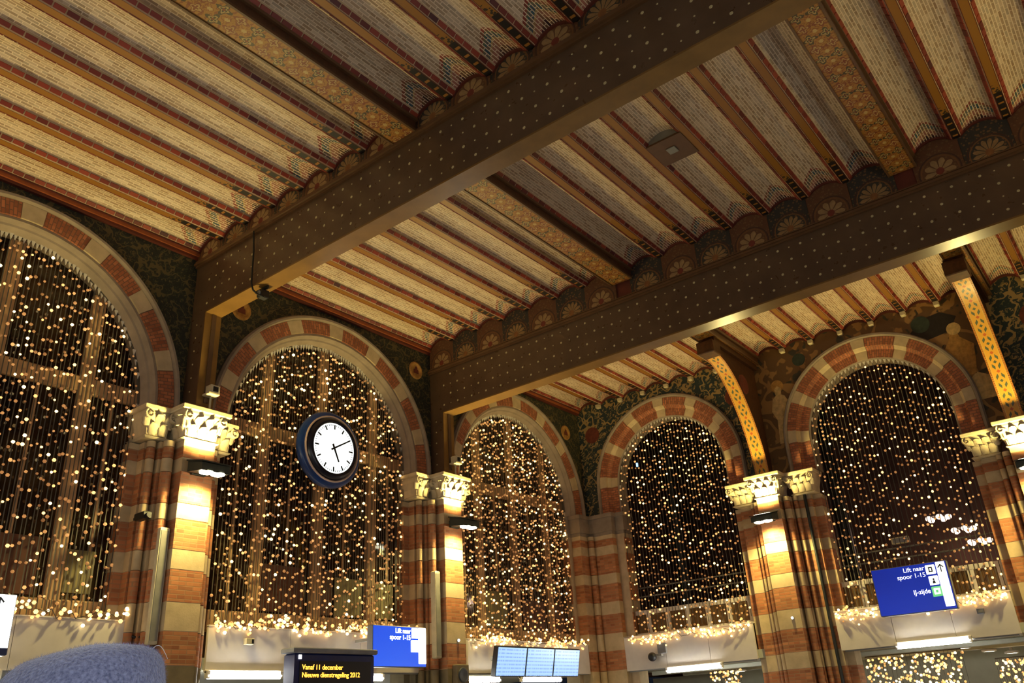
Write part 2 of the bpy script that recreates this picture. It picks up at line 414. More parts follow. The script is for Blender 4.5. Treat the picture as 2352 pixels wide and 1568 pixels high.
# ------------------------------------------------------------------ mesh helpers
ICO = [(0, 1, 4), (0, 4, 9), (9, 4, 5), (4, 8, 5), (4, 1, 8), (8, 1, 10), (8, 10, 3), (5, 8, 3), (5, 3, 2), (2, 3, 7), (7, 3, 10), (7, 10, 6), (7, 6, 11), (11, 6, 0), (0, 6, 1), (6, 10, 1), (9, 11, 0), (9, 2, 11), (9, 5, 2), (7, 11, 2)]
class MB:
    """collects faces (with optional uv) and links them as ONE mesh object"""
    def __init__(s): s.v = []; s.f = []; s.uv = []; s.mi = []; s.has_uv = False; s.sm = []
    def face(s, pts, uv=None, mi=0, smooth=False):
        i = len(s.v); s.v += [tuple(p) for p in pts]; s.f.append(tuple(range(i, i + len(pts))))
        s.uv.append(uv); s.mi.append(mi); s.sm.append(smooth)
        if uv: s.has_uv = True
    def mesh(s, vs, fs, mi=0, smooth=False, uvf=None):
        i = len(s.v); s.v += [tuple(p) for p in vs]
        for f in fs:
            s.f.append(tuple(i + k for k in f)); s.mi.append(mi); s.sm.append(smooth)
            s.uv.append([uvf(vs[k]) for k in f] if uvf else None)
            if uvf: s.has_uv = True
    def box(s, x0, x1, y0, y1, z0, z1, mi=0, bev=0.0):
        if bev:
            b = bev
            a = [(x0 + b, y0 + b), (x1 - b, y0 + b), (x1 - b, y1 - b), (x0 + b, y1 - b)]
            o = [(x0, y0), (x1, y0), (x1, y1), (x0, y1)]
            vs = [(x, y, z0) for x, y in a] + [(x, y, z0 + b) for x, y in o] + [(x, y, z1 - b) for x, y in o] + [(x, y, z1) for x, y in a]
            fs = [(3, 2, 1, 0), (12, 13, 14, 15)]
            for l in range(3):
                for k in range(4):
                    q = (k + 1) % 4; fs.append((l * 4 + k, l * 4 + q, l * 4 + 4 + q, l * 4 + 4 + k))
            s.mesh(vs, fs, mi); return s
        vs = [(x0, y0, z0), (x1, y0, z0), (x1, y1, z0), (x0, y1, z0), (x0, y0, z1), (x1, y0, z1), (x1, y1, z1), (x0, y1, z1)]
        s.mesh(vs, [(3, 2, 1, 0), (4, 5, 6, 7), (0, 1, 5, 4), (1, 2, 6, 5), (2, 3, 7, 6), (3, 0, 4, 7)], mi); return s
    def prism(s, poly, z0, z1, mi=0):
        """vertical prism over a counter-clockwise (x, y) polygon"""
        n = len(poly)
        vs = [(x, y, z0) for x, y in poly] + [(x, y, z1) for x, y in poly]
        fs = [tuple(reversed(range(n))), tuple(range(n, 2 * n))] + [(k, (k + 1) % n, n + (k + 1) % n, n + k) for k in range(n)]
        s.mesh(vs, fs, mi); return s
    def slab(s, poly, y0, y1, mi=0):
        """prism over an (x, z) polygon, from y0 (front) back to y1"""
        n = len(poly)
        vs = [(x, y0, z) for x, z in poly] + [(x, y1, z) for x, z in poly]
        fs = [tuple(range(n)), tuple(reversed(range(n, 2 * n)))] + [((k + 1) % n, k, n + k, n + (k + 1) % n) for k in range(n)]
        s.mesh(vs, fs, mi); return s
    def cyl(s, p0, p1, r0, r1=None, n=10, mi=0, smooth=True, caps=True):
        r1 = r0 if r1 is None else r1
        p0 = Vector(p0); p1 = Vector(p1); d = (p1 - p0).normalized()
        a = d.orthogonal().normalized(); b = d.cross(a)
        vs = []
        for p, r in ((p0, r0), (p1, r1)):
            vs += [p + (a * math.cos(2 * PI * k / n) + b * math.sin(2 * PI * k / n)) * r for k in range(n)]
        s.mesh(vs, [(k, (k + 1) % n, n + (k + 1) % n, n + k) for k in range(n)], mi, smooth)
        if caps: s.mesh(vs, [tuple(reversed(range(n))), tuple(range(n, 2 * n))], mi)
        return s
    def tube(s, pts, r, n=6, mi=0):
        for a, b in zip(pts, pts[1:]): s.cyl(a, b, r, r, n, mi)
        return s
    def lathe(s, prof, axis='z', c=(0, 0, 0), n=32, mi=0, smooth=True):
        """prof: (radius, height) list turned around the axis through c"""
        vs = []
        for r, h in prof:
            for k in range(n):
                a = 2 * PI * k / n; x, y = r * math.cos(a), r * math.sin(a)
                p = (x, y, h) if axis == 'z' else ((x, -h, y) if axis == 'y' else (h, x, y))
                vs.append((p[0] + c[0], p[1] + c[1], p[2] + c[2]))
        fs = []
        for j in range(len(prof) - 1):
            for k in range(n):
                q = (k + 1) % n; fs.append((j * n + k, j * n + q, j * n + n + q, j * n + n + k))
        s.mesh(vs, fs, mi, smooth); return s
    def octa(s, p, r, mi=0, smooth=True):
        """small round bead: icosahedron"""
        x, y, z = p; g = r * 0.5257; h = r * 0.8507
        vs = [(x - g, y, z + h), (x + g, y, z + h), (x - g, y, z - h), (x + g, y, z - h), (x, y + h, z + g), (x, y + h, z - g),
              (x, y - h, z + g), (x, y - h, z - g), (x + h, y + g, z), (x - h, y + g, z), (x + h, y - g, z), (x - h, y - g, z)]
        s.mesh(vs, ICO, mi, smooth)
    def ball(s, p, r, mi=0, seg=10, rings=6, sz=(1, 1, 1)):
        vs = []; 
        for j in range(rings + 1):
            t = PI * j / rings
            for k in range(seg):
                a = 2 * PI * k / seg
                vs.append((p[0] + r * sz[0] * math.sin(t) * math.cos(a), p[1] + r * sz[1] * math.sin(t) * math.sin(a), p[2] + r * sz[2] * math.cos(t)))
        fs = [(j * seg + k, j * seg + seg + k, j * seg + seg + (k + 1) % seg, j * seg + (k + 1) % seg) for j in range(rings) for k in range(seg)]
        s.mesh(vs, fs, mi, True); return s
    def data(s, name, mats, recalc=True, weld=0.0):
        me = bpy.data.meshes.new(name); me.from_pydata(s.v, [], s.f)
        for mt in (mats if isinstance(mats, (list, tuple)) else [mats]): me.materials.append(mt)
        me.polygons.foreach_set('material_index', s.mi)
        me.polygons.foreach_set('use_smooth', s.sm)
        if s.has_uv:
            l = me.uv_layers.new(name='UVMap'); k = 0
            for fi, f in enumerate(s.f):
                for q in range(len(f)):
                    if s.uv[fi]: l.data[k].uv = s.uv[fi][q][:2]
                    k += 1
        if recalc or weld:
            bm = bmesh.new(); bm.from_mesh(me)
            if weld: bmesh.ops.remove_doubles(bm, verts=bm.verts, dist=weld)
            if recalc: bmesh.ops.recalc_face_normals(bm, faces=bm.faces)
            bm.to_mesh(me); bm.free()
        me.update(); return me
    def build(s, name, mats, parent=None, loc=(0, 0, 0), rot=(0, 0, 0), recalc=True, weld=0.0, kind=None):
        return obj(name, s.data(name, mats, recalc, weld), parent, loc, rot, kind)

def obj(name, me, parent=None, loc=(0, 0, 0), rot=(0, 0, 0), kind=None):
    o = bpy.data.objects.new(name, me); COL.objects.link(o)
    o.location = loc; o.rotation_euler = rot; o.parent = parent
    if kind: o['kind'] = kind
    return o

def tag(o, label, cat, group=None):
    o['label'] = label; o['category'] = cat
    if group: o['group'] = group
    return o

def thing(name, label, cat, loc=(0, 0, 0), rz=0.0, group=None):
    o = bpy.data.objects.new(name, None); COL.objects.link(o)
    o.empty_display_size = 0.1
    o.location = loc; o.rotation_euler = (0, 0, rz)
    return tag(o, label, cat, group)

def struct(o): o['kind'] = 'structure'; return o

# Every wall thing is built in a local frame: +X to the right as seen from the hall,
# -Y out into the hall, +Z up.  Left wall (plane x = 0) turns it by 90 degrees, back wall (plane y = 0) by 0.
RA, RB = PI / 2, 0.0
def at(wall, c, f=0.0, z=0.0): return (f, c, z) if wall == 'A' else (c, -f, z)
def rz_(wall): return RA if wall == 'A' else RB

# ------------------------------------------------------------------ main dimensions (metres)
ZCAP = 5.43                                    # top of the capitals
ZJ = 7.93                                      # underside of the ceiling joists
ZTOP = 8.25
ARCH_A = [-12.17, -7.28, -2.36]; RAO, RAB, RAI = 2.15, 1.93, 1.78; ZSA = 5.50
ARCH_B = [2.12, 6.42]; RBO, RBI = 1.66, 1.25; ZSB = 5.99
PIER_A = [-9.80, -4.89]
PIER_B = [4.27, 8.57]
G1 = dict(y0=-9.90, y1=-9.65, zb=6.89, zt=7.72)
G2 = dict(y0=-5.00, y1=-4.73, zb=6.62, zt=7.44)
RISE = 0.105

# ------------------------------------------------------------------ floor, far walls (behind the camera)
floor = MB().box(-6, 13.3, -20.3, 7, -0.2, 0).build('floor', MAT['floor']); struct(floor)
wr = MB().box(13.2, 13.5, -20.3, 0.3, 0, ZTOP).build('wall_right', MAT['plaster']); struct(wr)
wf = MB().box(-0.4, 13.2, -20.5, -20.2, 0, ZTOP).build('wall_front', MAT['plaster']); struct(wf)

# ------------------------------------------------------------------ ceiling
slab = MB().box(-0.4, 13.2, -20.2, 0.4, ZTOP, ZTOP + 0.15).build('ceiling', MAT['plaster']); struct(slab)
TD, TW = 0.586, 0.486
troughs = [0.09 + TD * i for i in range(7)] + [4.464 + 0.582 * i for i in range(7)] + [8.79 + 0.582 * i for i in range(7)]
wide = [(4.095, 4.46), (8.445, 8.785)]
bays = [(-15.0, G1['y0'] - 0.03), (G1['y1'], G2['y0'] - 0.03), (G2['y1'], 0.0)]
NSEG = 10
def arc_z(t): return ZJ + 0.030 + RISE * (1 - (2 * t - 1) ** 2)          # t in 0..1 across the trough
def trough_mesh(L):
    b = MB(); w_ = TW
    ts = [k / NSEG for k in range(NSEG + 1)]
    us = [0.0]
    for a, c in zip(ts, ts[1:]):
        us.append(us[-1] + math.hypot((c - a) * w_, arc_z(c) - arc_z(a)))
    us = [u - us[-1] / 2 for u in us]
    for k in range(NSEG):
        for (ya, yb, va, vb) in ((0, L / 2, 0, L / 2), (L / 2, L, L / 2, 0)):
            p = [(ts[k] * w_, ya, arc_z(ts[k])), (ts[k + 1] * w_, ya, arc_z(ts[k + 1])), (ts[k + 1] * w_, yb, arc_z(ts[k + 1])), (ts[k] * w_, yb, arc_z(ts[k]))]
            b.face(p, [(us[k], va), (us[k + 1], va), (us[k + 1], vb), (us[k], vb)], 0, True)
    # little skewback under each springing, where the red bricks sit
    for xx, sgn in ((0, 1), (w_, -1)):
        b.face([(xx, 0, ZJ), (xx + sgn * 0.055, 0, arc_z(0.055 / w_) - 0.004), (xx + sgn * 0.055, L, arc_z(0.055 / w_) - 0.004), (xx, L, ZJ)], None, 1)
    return b.data('vault_strip', [MAT['vault'], MAT['mortar']], recalc=False)
def joist_mesh(L, w_=0.1):
    b = MB(); h = 0.07
    for (ya, yb, va, vb) in ((0, L / 2, 0, L / 2), (L / 2, L, L / 2, 0)):
        b.face([(-w_ / 2, ya, 0), (-w_ / 2, yb, 0), (w_ / 2, yb, 0), (w_ / 2, ya, 0)], [(-w_ / 2, va), (-w_ / 2, vb), (w_ / 2, vb), (w_ / 2, va)])
    for x in (-w_ / 2, w_ / 2):
        b.face([(x, 0, 0), (x, L, 0), (x, L, h), (x, 0, h)], [(0.05, 1), (0.05, 2), (0.05, 2), (0.05, 1)])
    return b.data('joist', MAT['joist'], recalc=False)

# one red edge brick: lies on the springing, its long side along the joist
def brick_mesh():
    b = MB(); b.box(-0.026, 0.026, -0.0570, 0.0570, -0.010, 0.010, bev=0.003); return b
brick_me = brick_mesh().data('brick', MAT['redbrick'])
cand = []
def view(p):
    v = Vector(p) - CAM_POS; d = v.dot(FWD)
    if d < 0.1: return None
    return 1176 + F_PX * v.dot(RIGHT) / d, 784 + F_PX * v.dot(DOWN) / d, d
for bi, (ya, yb) in enumerate(bays):
    L = yb - ya
    tm = trough_mesh(L); jm = joist_mesh(L)
    for i, x in enumerate(troughs):
        obj('vault_strip', tm, slab, (x, ya, 0))
        nb = int(L / 0.13); st = L / nb
        for side in (0, 1):
            for k in range(nb):
                if bi == 0 and ya + (k + 0.5) * st < -14.2: continue
                p = (x + (0.029 if side == 0 else TW - 0.029), ya + (k + 0.5) * st, ZJ + 0.030)
                cand.append((p, side))
        if i % 7 != 6: obj('joist', jm, slab, (x + TW + (TD - TW) / 2, ya, ZJ))
    for (x0, x1) in wide:
        xm, hw, zb = (x0 + x1) / 2, (x1 - x0) / 2, ZJ - 0.17
        b = MB()
        b.face([(-hw, 0, 0), (-hw, L, 0), (hw, L, 0), (hw, 0, 0)], [(-hw, 0), (-hw, L), (hw, L), (hw, 0)])
        for s_ in (-1, 1):
            b.face([(s_ * hw, 0, 0), (s_ * hw, L, 0), (s_ * hw, L, 0.28), (s_ * hw, 0, 0.28)], None, 1)
        wb = b.build('painted_beam', [MAT['arab'], MAT['beamside']], slab, (xm, ya, zb), recalc=False)
        mo = MB()
        for s_ in (-1, 1):
            mo.box(s_ * hw - 0.012, s_ * hw + 0.012, 0, L, -0.012, 0.02)
            mo.box(s_ * hw - 0.02 + s_ * 0.012, s_ * hw + 0.02 + s_ * 0.012, 0, L, 0.13, 0.17)
        mo.build('edge_moulding', MAT['ledge'], wb)
back_slab = MB().box(0, 13.2, -20.2, -15.0, ZJ + 0.1, ZJ + 0.2).build('plain_bay', MAT['plaster'], slab)
scored = []
for p, side in cand:
    q = view(p)
    if q and -20 < q[0] < 2372 and -20 < q[1] < 1590: 
        facing = (p[0] < CAM_POS.x) == (side == 0)
        scored.append((q[2] + (0 if facing else 30), p, side))
    else: scored.append((1000, p, side))
scored.sort(key=lambda t: t[0])
rest = MB(); tmpl = brick_mesh()
tilt = -0.78
for i, (d, p, side) in enumerate(scored):
    a = tilt if side == 0 else -tilt
    jx_, jz_ = rnd.uniform(-0.0015, 0.0015), rnd.uniform(-0.0015, 0.0015)
    if i < 300:
        obj('brick', brick_me, slab, (p[0] + jx_, p[1], p[2] + jz_), (0, a, 0))
    else:
        ca, sa = math.cos(a), math.sin(a)
        rest.mesh([(p[0] + jx_ + vx * ca + vz * sa, p[1] + vy, p[2] + jz_ - vx * sa + vz * ca) for vx, vy, vz in tmpl.v], tmpl.f)
rest.build('brick', MAT['redbrick'], slab, recalc=False, kind='stuff')

# ------------------------------------------------------------------ girders
def girder(g, label, p):
    y0, y1, zb, zt = g['y0'], g['y1'], g['zb'], g['zt']
    t = thing('girder', label, 'girder', (0, y0, 0))
    wy = y1 - y0; X1 = 13.2
    # web with the knee that turns down the wall onto the capital
    poly = [(0.012, ZCAP + 0.01), (p, ZCAP + 0.01), (p, zb), (X1, zb), (X1, zt), (0.012, zt)]
    b = MB()
    b.slab(poly, 0.012, wy - 0.012)
    b.build('web', MAT['girder'], t)
    fl = MB()
    fl.box(p + 0.012, X1, 0, wy, zb - 0.022, zb); fl.build('bottom_flange', MAT['under'], t)
    kn = MB(); kn.box(p, p + 0.014, 0.0, wy, ZCAP + 0.01, zb); kn.build('knee_plate', MAT['under'], t)
    kk = MB(); kk.box(p + 0.014, p + 0.03, wy * 0.4, wy * 0.66, ZCAP + 0.12, zb - 0.03); kk.build('knee_rib', MAT['girder'], t)
    le = MB()
    le.box(0.012, X1, -0.05, wy + 0.03, zt, zt + 0.035); le.box(0.012, X1, -0.022, wy, zt - 0.03, zt)
    le.box(0.012, X1, -0.03, wy, zt + 0.055, zt + 0.075)
    le.build('top_ledge', MAT['ledge'], t)
    # frieze of scalloped painted panels, one under each vault strip
    zf = zt + 0.035
    bk = MB(); bk.box(0.012, X1, 0.02, wy - 0.02, zf, ZJ + 0.0); bk.build('frieze_back', MAT['darkred'], t)
    for i, x in enumerate(troughs):
        if x > 13: break
        b = MB()
        ext = 0.05
        pts = [(-ext, zf), (TW + ext, zf), (TW + ext, ZJ + 0.0)]
        top = [(k / 12 * TW, arc_z(k / 12) - 0.0) for k in range(12, -1, -1)]
        pts += top + [(-ext, ZJ + 0.0)]
        n = len(pts); yy = -0.012
        uv = [(a - TW / 2, c - zf) for a, c in pts]
        b.face([(a, yy, c) for a, c in pts], uv)
        for k in range(n):
            q = (k + 1) % n; b.face([(pts[q][0], yy, pts[q][1]), (pts[k][0], yy, pts[k][1]), (pts[k][0], 0.02, pts[k][1]), (pts[q][0], 0.02, pts[q][1])])
        pn = b.build('frieze_panel', MAT['fan_a' if i % 2 == 0 else 'fan_b'], t, (x, 0, 0))
        # raised hood over the panel
        h = MB(); pr = []
        for k in range(13):
            pr.append((k / 12 * TW, arc_z(k / 12)))
        for (xa, za), (xb, zb2) in zip(pr, pr[1:]):
            h.mesh([(xa, -0.04, za - 0.028), (xb, -0.04, zb2 - 0.028), (xb, -0.04, zb2 + 0.004), (xa, -0.04, za + 0.004),
                    (xa, 0.0, za - 0.028), (xb, 0.0, zb2 - 0.028), (xb, 0.0, zb2 + 0.004), (xa, 0.0, za + 0.004)],
                   [(0, 1, 2, 3), (1, 0, 4, 5), (3, 2, 6, 7)])
        h.build('panel_hood', MAT['darkred'], pn, recalc=False)
    # rosette rivets, staggered in four rows
    rv = MB(); hgt = zt - zb
    for r in range(4):
        z = zb + hgt * (0.155 + 0.23 * r)
        k = 0
        while 0.35 + k * 0.165 < X1:
            x = 0.35 + k * 0.165 + (0.165 if r % 2 else 0); big = (k % 2 == 0)
            if not (z > zt or x < 0.2):
                rad = 0.019 if big else 0.011
                rv.cyl((x, 0.012, z), (x, 0.0085, z), rad, rad * 0.8, 8, 0, False)
            k += 1
    z = zb - 0.15
    while z > ZCAP + 0.15:
        rv.cyl((p * 0.45, 0.012, z), (p * 0.45, 0.004, z), 0.013, 0.009, 8, 0, False); z -= 0.2
    rv.build('rivets', MAT['rivet'], t, kind='stuff')
    return t
girder(G1, 'brown steel girder crossing mid-ceiling, dotted with pale rivets, small lamp clamped under it', 0.355)
girder(G2, 'farther brown steel girder above the clock, dotted with pale rivets, nearest the back wall', 0.325)

# ------------------------------------------------------------------ arches: sweeps along stilt + half circle + stilt
def path_pt(r, q, z0, zs, rref):
    """q: length along the reference radius; returns (x, z, tangent angle)"""
    st = zs - z0; La = PI * rref
    if q <= st: return (-r, z0 + q)
    if q <= st + La:
        a = PI - (q - st) / rref; return (r * math.cos(a), zs + r * math.sin(a))
    return (r, zs - (q - st - La))
def sweep(b, prof, q0, q1, z0, zs, rref, seg, closed=True, caps=True, mi=0, uvscale=None):
    """prof: (radius, depth towards the hall) points"""
    n = len(prof); rings = []
    for j in range(seg + 1):
        q = q0 + (q1 - q0) * j / seg
        rings.append(([(path_pt(r, q, z0, zs, rref)[0], -f, path_pt(r, q, z0, zs, rref)[1]) for r, f in prof], q))
    ul = [0.0]
    for (ra, fa), (rb, fb) in zip(prof, prof[1:] + prof[:1]): ul.append(ul[-1] + math.hypot(rb - ra, fb - fa))
    for (A, qa), (B, qb) in zip(rings, rings[1:]):
        for k in range(n if closed else n - 1):
            e = (k + 1) % n
            b.face([A[k], A[e], B[e], B[k]], [(qa, ul[k]), (qa, ul[k + 1]), (qb, ul[k + 1]), (qb, ul[k])], mi)
    if caps and closed:
        b.face([p for p in reversed(rings[0][0])], None, mi); b.face(rings[-1][0], None, mi)
def total_len(z0, zs, rref): return 2 * (zs - z0) + PI * rref

def build_arch(wall_root, wall, c, zs, rings, hood, reveal, nb, brick_share, rref):
    """voussoirs (brick and stone in turn), hood mould and stone reveal as parts of the wall"""
    loc = at(wall, c)
    L = total_len(ZCAP, zs, rref)
    lb = L * brick_share / nb; ls = L * (1 - brick_share) / (nb - 1)
    q = 0.0
    for i in range(2 * nb - 1):
        l = lb if i % 2 == 0 else ls
        b = MB(); out = 0.0 if i % 2 == 0 else 0.006
        sweep(b, [(r, f + (out if f > -0.3 else 0)) for r, f in rings], q + 0.002, q + l - 0.002, ZCAP, zs, rref, 8 if i % 2 == 0 else 4)
        o = b.build('brick_voussoir' if i % 2 == 0 else 'stone_voussoir', MAT['ringbrick'] if i % 2 == 0 else MAT['stone'], wall_root, weld=0.0005)
        o.parent = wall_root; o.location = local_loc(wall_root, loc, wall); o.rotation_euler = (0, 0, 0)
        q += l
    for nm, prof, mt in (('hood_mould', hood, MAT['stone2']), ('stone_reveal', reveal, MAT['stone2'])):
        b = MB(); sweep(b, prof, 0, L, ZCAP, zs, rref, 60)
        b.build(nm, mt, wall_root, local_loc(wall_root, loc, wall), weld=0.0005)
def local_loc(root, loc, wall):
    # both walls have their root at the origin, turned for the left wall
    return (loc[1], 0, 0) if wall == 'A' else (loc[0], 0, 0)

def wall_face(b, c, half, ro, zs, ztop_fn, mi, z0=ZCAP, nseg=48, s_lo=None, s_hi=None):
    """flat wall round an arched opening, at local y = 0"""
    s_lo = -half if s_lo is None else s_lo; s_hi = half if s_hi is None else s_hi
    xs = sorted(set([s_lo, s_hi] + [v for v in [ro * math.cos(PI * k / nseg) for k in range(nseg + 1)] if s_lo <= v <= s_hi] +
                    [s_lo + (s_hi - s_lo) * k / 80 for k in range(81)]))
    def low(x): return z0 if abs(x) >= ro - 1e-6 else zs + math.sqrt(max(ro * ro - x * x, 0))
    for a, d in zip(xs, xs[1:]):
        la, ld = low(a), low(d)
        mid = (a + d) / 2
        if abs(mid) >= ro: la = ld = z0
        else:
            la = zs + math.sqrt(max(ro * ro - a * a, 0)); ld = zs + math.sqrt(max(ro * ro - d * d, 0))
        b.face([(c + a, 0, la), (c + d, 0, ld), (c + d, 0, ztop_fn(c + d)), (c + a, 0, ztop_fn(c + a))], None, mi)

# left wall
wa = MB()
zt_a = lambda x: ZTOP
wall_face(wa, ARCH_A[0], 2.44, RAO, ZSA, zt_a, 0, s_lo=-4.9)
wall_face(wa, ARCH_A[1], 2.45, RAO, ZSA, zt_a, 0)
wall_face(wa, ARCH_A[2], 2.36, RAO, ZSA, zt_a, 0, s_lo=-2.47)
wa.box(-20.2, -17.07, 0, 0.3, 0, ZTOP, 1)
wall_left = wa.build('wall_left', [MAT['fol_a'], MAT['plaster']], None, (0, 0, 0), (0, 0, RA), recalc=False); struct(wall_left)
for c in ARCH_A:
    build_arch(wall_left, 'A', c, ZSA, [(RAB, -0.05), (RAO - 0.004, -0.05), (RAO - 0.004, 0.03), (RAB, 0.03)],
               [(RAO, -0.02), (RAO + 0.07, -0.02), (RAO + 0.075, 0.05), (RAO + 0.05, 0.09), (RAO + 0.015, 0.09), (RAO, 0.05)],
               [(RAB - 0.002, 0.01), (RAB - 0.04, 0.015), (RAB - 0.06, -0.02), (RAB - 0.075, -0.06), (RAB - 0.10, -0.07), (RAB - 0.12, -0.11), (RAI, -0.16), (RAI, -0.5), (RAB - 0.002, -0.5)],
               8, 0.70, RAO)
# painted roundels in the spandrels of the left wall
def roundel(root, x, z, r, mt1, mt2):
    b = MB(); b.lathe([(0.0, 0.012), (r * 0.72, 0.012), (r * 0.76, 0.02), (r * 0.95, 0.02), (r, 0.0)], 'y', (0, 0, 0), 24)
    o = b.build('painted_roundel', mt1, root, (x, 0, z))
    b = MB()
    pts = [(-0.5, -0.45), (0.5, -0.45), (0.42, 0.1), (0.2, 0.2), (0.24, 0.42), (0, 0.6), (-0.24, 0.42), (-0.2, 0.2), (-0.42, 0.1)]
    b.slab([(r * 0.8 * a, r * 0.8 * d) for a, d in pts], -0.017, -0.008)
    b.build('painted_bust', mt2, o)
for x, z in ((-9.10, 7.32), (-5.36, 7.42), (-4.2, 7.35), (-0.55, 7.3)):
    roundel(wall_left, x, z, 0.17, MAT['mur_gold'], MAT['mur_red'])
# cornice under the ceiling on the left wall: stepped mouldings
tr = MB()
tr.box(-15, 0, -0.05, 0.0, ZJ - 0.10, ZJ - 0.06); tr.box(-15, 0, -0.075, 0.0, ZJ - 0.06, ZJ - 0.02, 1)
tr.box(-15, 0, -0.095, 0.0, ZJ - 0.02, ZJ + 0.06, 0)
trim = tr.build('trim_1', [MAT['darkred'], MAT['orange']], None, (0, 0, 0), (0, 0, RA)); struct(trim)

# back wall: its top follows the vault strips
def zt_b(x):
    for t0 in troughs:
        if t0 <= x <= t0 + TW: return arc_z((x - t0) / TW) + 0.02
    return ZJ + 0.02
def fine_wall(b, c, lo, hi, ro, zs, mi):
    xs = [lo + (hi - lo) * k / 400 for k in range(401)]
    for a, d in zip(xs, xs[1:]):
        mid = (a + d) / 2 - c
        if abs(mid) < ro:
            la = zs + math.sqrt(max(ro * ro - (a - c) ** 2, 0)); ld = zs + math.sqrt(max(ro * ro - (d - c) ** 2, 0))
        else: la = ld = ZCAP
        b.face([(a, 0, la), (d, 0, ld), (d, 0, zt_b(d)), (a, 0, zt_b(a))], None, mi)
wb_ = MB()
fine_wall(wb_, ARCH_B[0], 0.0, 4.27, RBO, ZSB, 0)
fine_wall(wb_, ARCH_B[1], 4.27, 8.57, RBO, ZSB, 1)
fine_wall(wb_, 10.72, 8.57, 13.2, RBO, ZSB, 0)
wall_back = wb_.build('wall_back', [MAT['fol_b'], MAT['mural']], recalc=False); struct(wall_back)
for c in ARCH_B + [10.72]:
    build_arch(wall_back, 'B', c, ZSB, [(RBI + 0.03, -0.4), (RBO - 0.004, -0.4), (RBO - 0.004, 0.05), (1.49, 0.05), (1.49, 0.0), (1.455, -0.03), (1.44, -0.06), (RBI + 0.03, -0.06)],
               [(RBO, -0.02), (RBO + 0.07, -0.02), (RBO + 0.075, 0.06), (RBO + 0.05, 0.10), (RBO + 0.015, 0.10), (RBO, 0.06)],
               [(RBI + 0.028, -0.065), (RBI, -0.08), (RBI, -0.4), (RBI + 0.028, -0.4)], 8, 0.72, RBO)
# corbel blocks under the joist ends, dark red scallop line
for i, x in enumerate(troughs):
    if i % 7 != 6 and x < 12:
        MB().box(-0.045, 0.045, -0.10, 0.0, -0.085, 0.01, bev=0.012).build('corbel', MAT['carved'], wall_back, (x + TW + 0.05, 0, ZJ - 0.012))
    h = MB()
    for k in range(12):
        xa, xb = k / 12 * TW, (k + 1) / 12 * TW; za, zb2 = arc_z(k / 12), arc_z((k + 1) / 12)
        h.face([(xa, -0.012, za - 0.05), (xb, -0.012, zb2 - 0.05), (xb, -0.012, zb2 + 0.01), (xa, -0.012, za + 0.01)])
        h.face([(xa, -0.012, za - 0.05), (xb, -0.012, zb2 - 0.05), (xb, 0.0, zb2 - 0.05), (xa, 0.0, za - 0.05)])
    h.build('scallop_line', MAT['darkred'], wall_back, (x, 0, 0), recalc=False)
# painted figures and roundels on the back wall
def mural(name, pts, mt, x, z, s=1.0, d=0.006):
    MB().slab([(a * s, e * s) for a, e in pts], -d, 0.0).build(name, mt, wall_back, (x, 0, z))
robe = [(-0.16, 0), (0.14, 0), (0.17, 0.35), (0.13, 0.62), (0.2, 0.8), (0.12, 0.98), (0.06, 1.02), (0.07, 1.16), (0.0, 1.22), (-0.07, 1.16), (-0.06, 1.02), (-0.14, 0.95), (-0.2, 0.7), (-0.12, 0.5)]
halo = [(0.13 * math.cos(2 * PI * k / 16), 0.13 * math.sin(2 * PI * k / 16)) for k in range(16)]
mural('painted_figure', robe, MAT['mur_cream'], 4.74, 6.05, 0.95)
mural('painted_halo', halo, MAT['mur_gold'], 4.74, 7.2, 1.0, 0.004)
mural('painted_skirt', [(-0.2, 0), (0.1, 0), (0.16, 0.3), (0.05, 0.5), (-0.15, 0.45)], MAT['mur_cream'], 4.82, 5.62, 0.8)
mural('painted_shield', halo, MAT['mur_green'], 5.27, 7.62, 1.0)
mural('painted_tree', [(-0.4, 0), (0.3, 0.1), (0.5, 0.4), (0.2, 0.6), (-0.2, 0.55), (-0.5, 0.3)], MAT['mur_dark'], 7.75, 7.25, 0.8, 0.003)
mural('painted_shield', halo, MAT['mur_green'], 7.55, 7.6, 1.25, 0.009)
mural('painted_figure', [(-0.2, 0), (0.2, 0), (0.26, 0.3), (0.3, 0.6), (0.1, 0.8), (0.05, 1.0), (-0.05, 1.0), (-0.1, 0.8), (-0.3, 0.5)], MAT['mur_gold'], 8.02, 6.45, 0.9)
mural('painted_robe', [(-0.2, 0), (0.2, 0), (0.25, 0.35), (0.0, 0.5), (-0.22, 0.3)], MAT['mur_cream'], 8.2, 5.98, 1.0)
mural('painted_disc', halo, MAT['mur_cream'], 8.05, 7.35, 0.9, 0.008)
for x, z in ((0.36, 7.27), (3.82, 7.25)):
    mural('painted_cross_disc', halo, MAT['mur_red'], x, z, 1.45)
mural('painted_cross_disc', halo, MAT['mur_red'], 9.3, 7.2, 1.8)

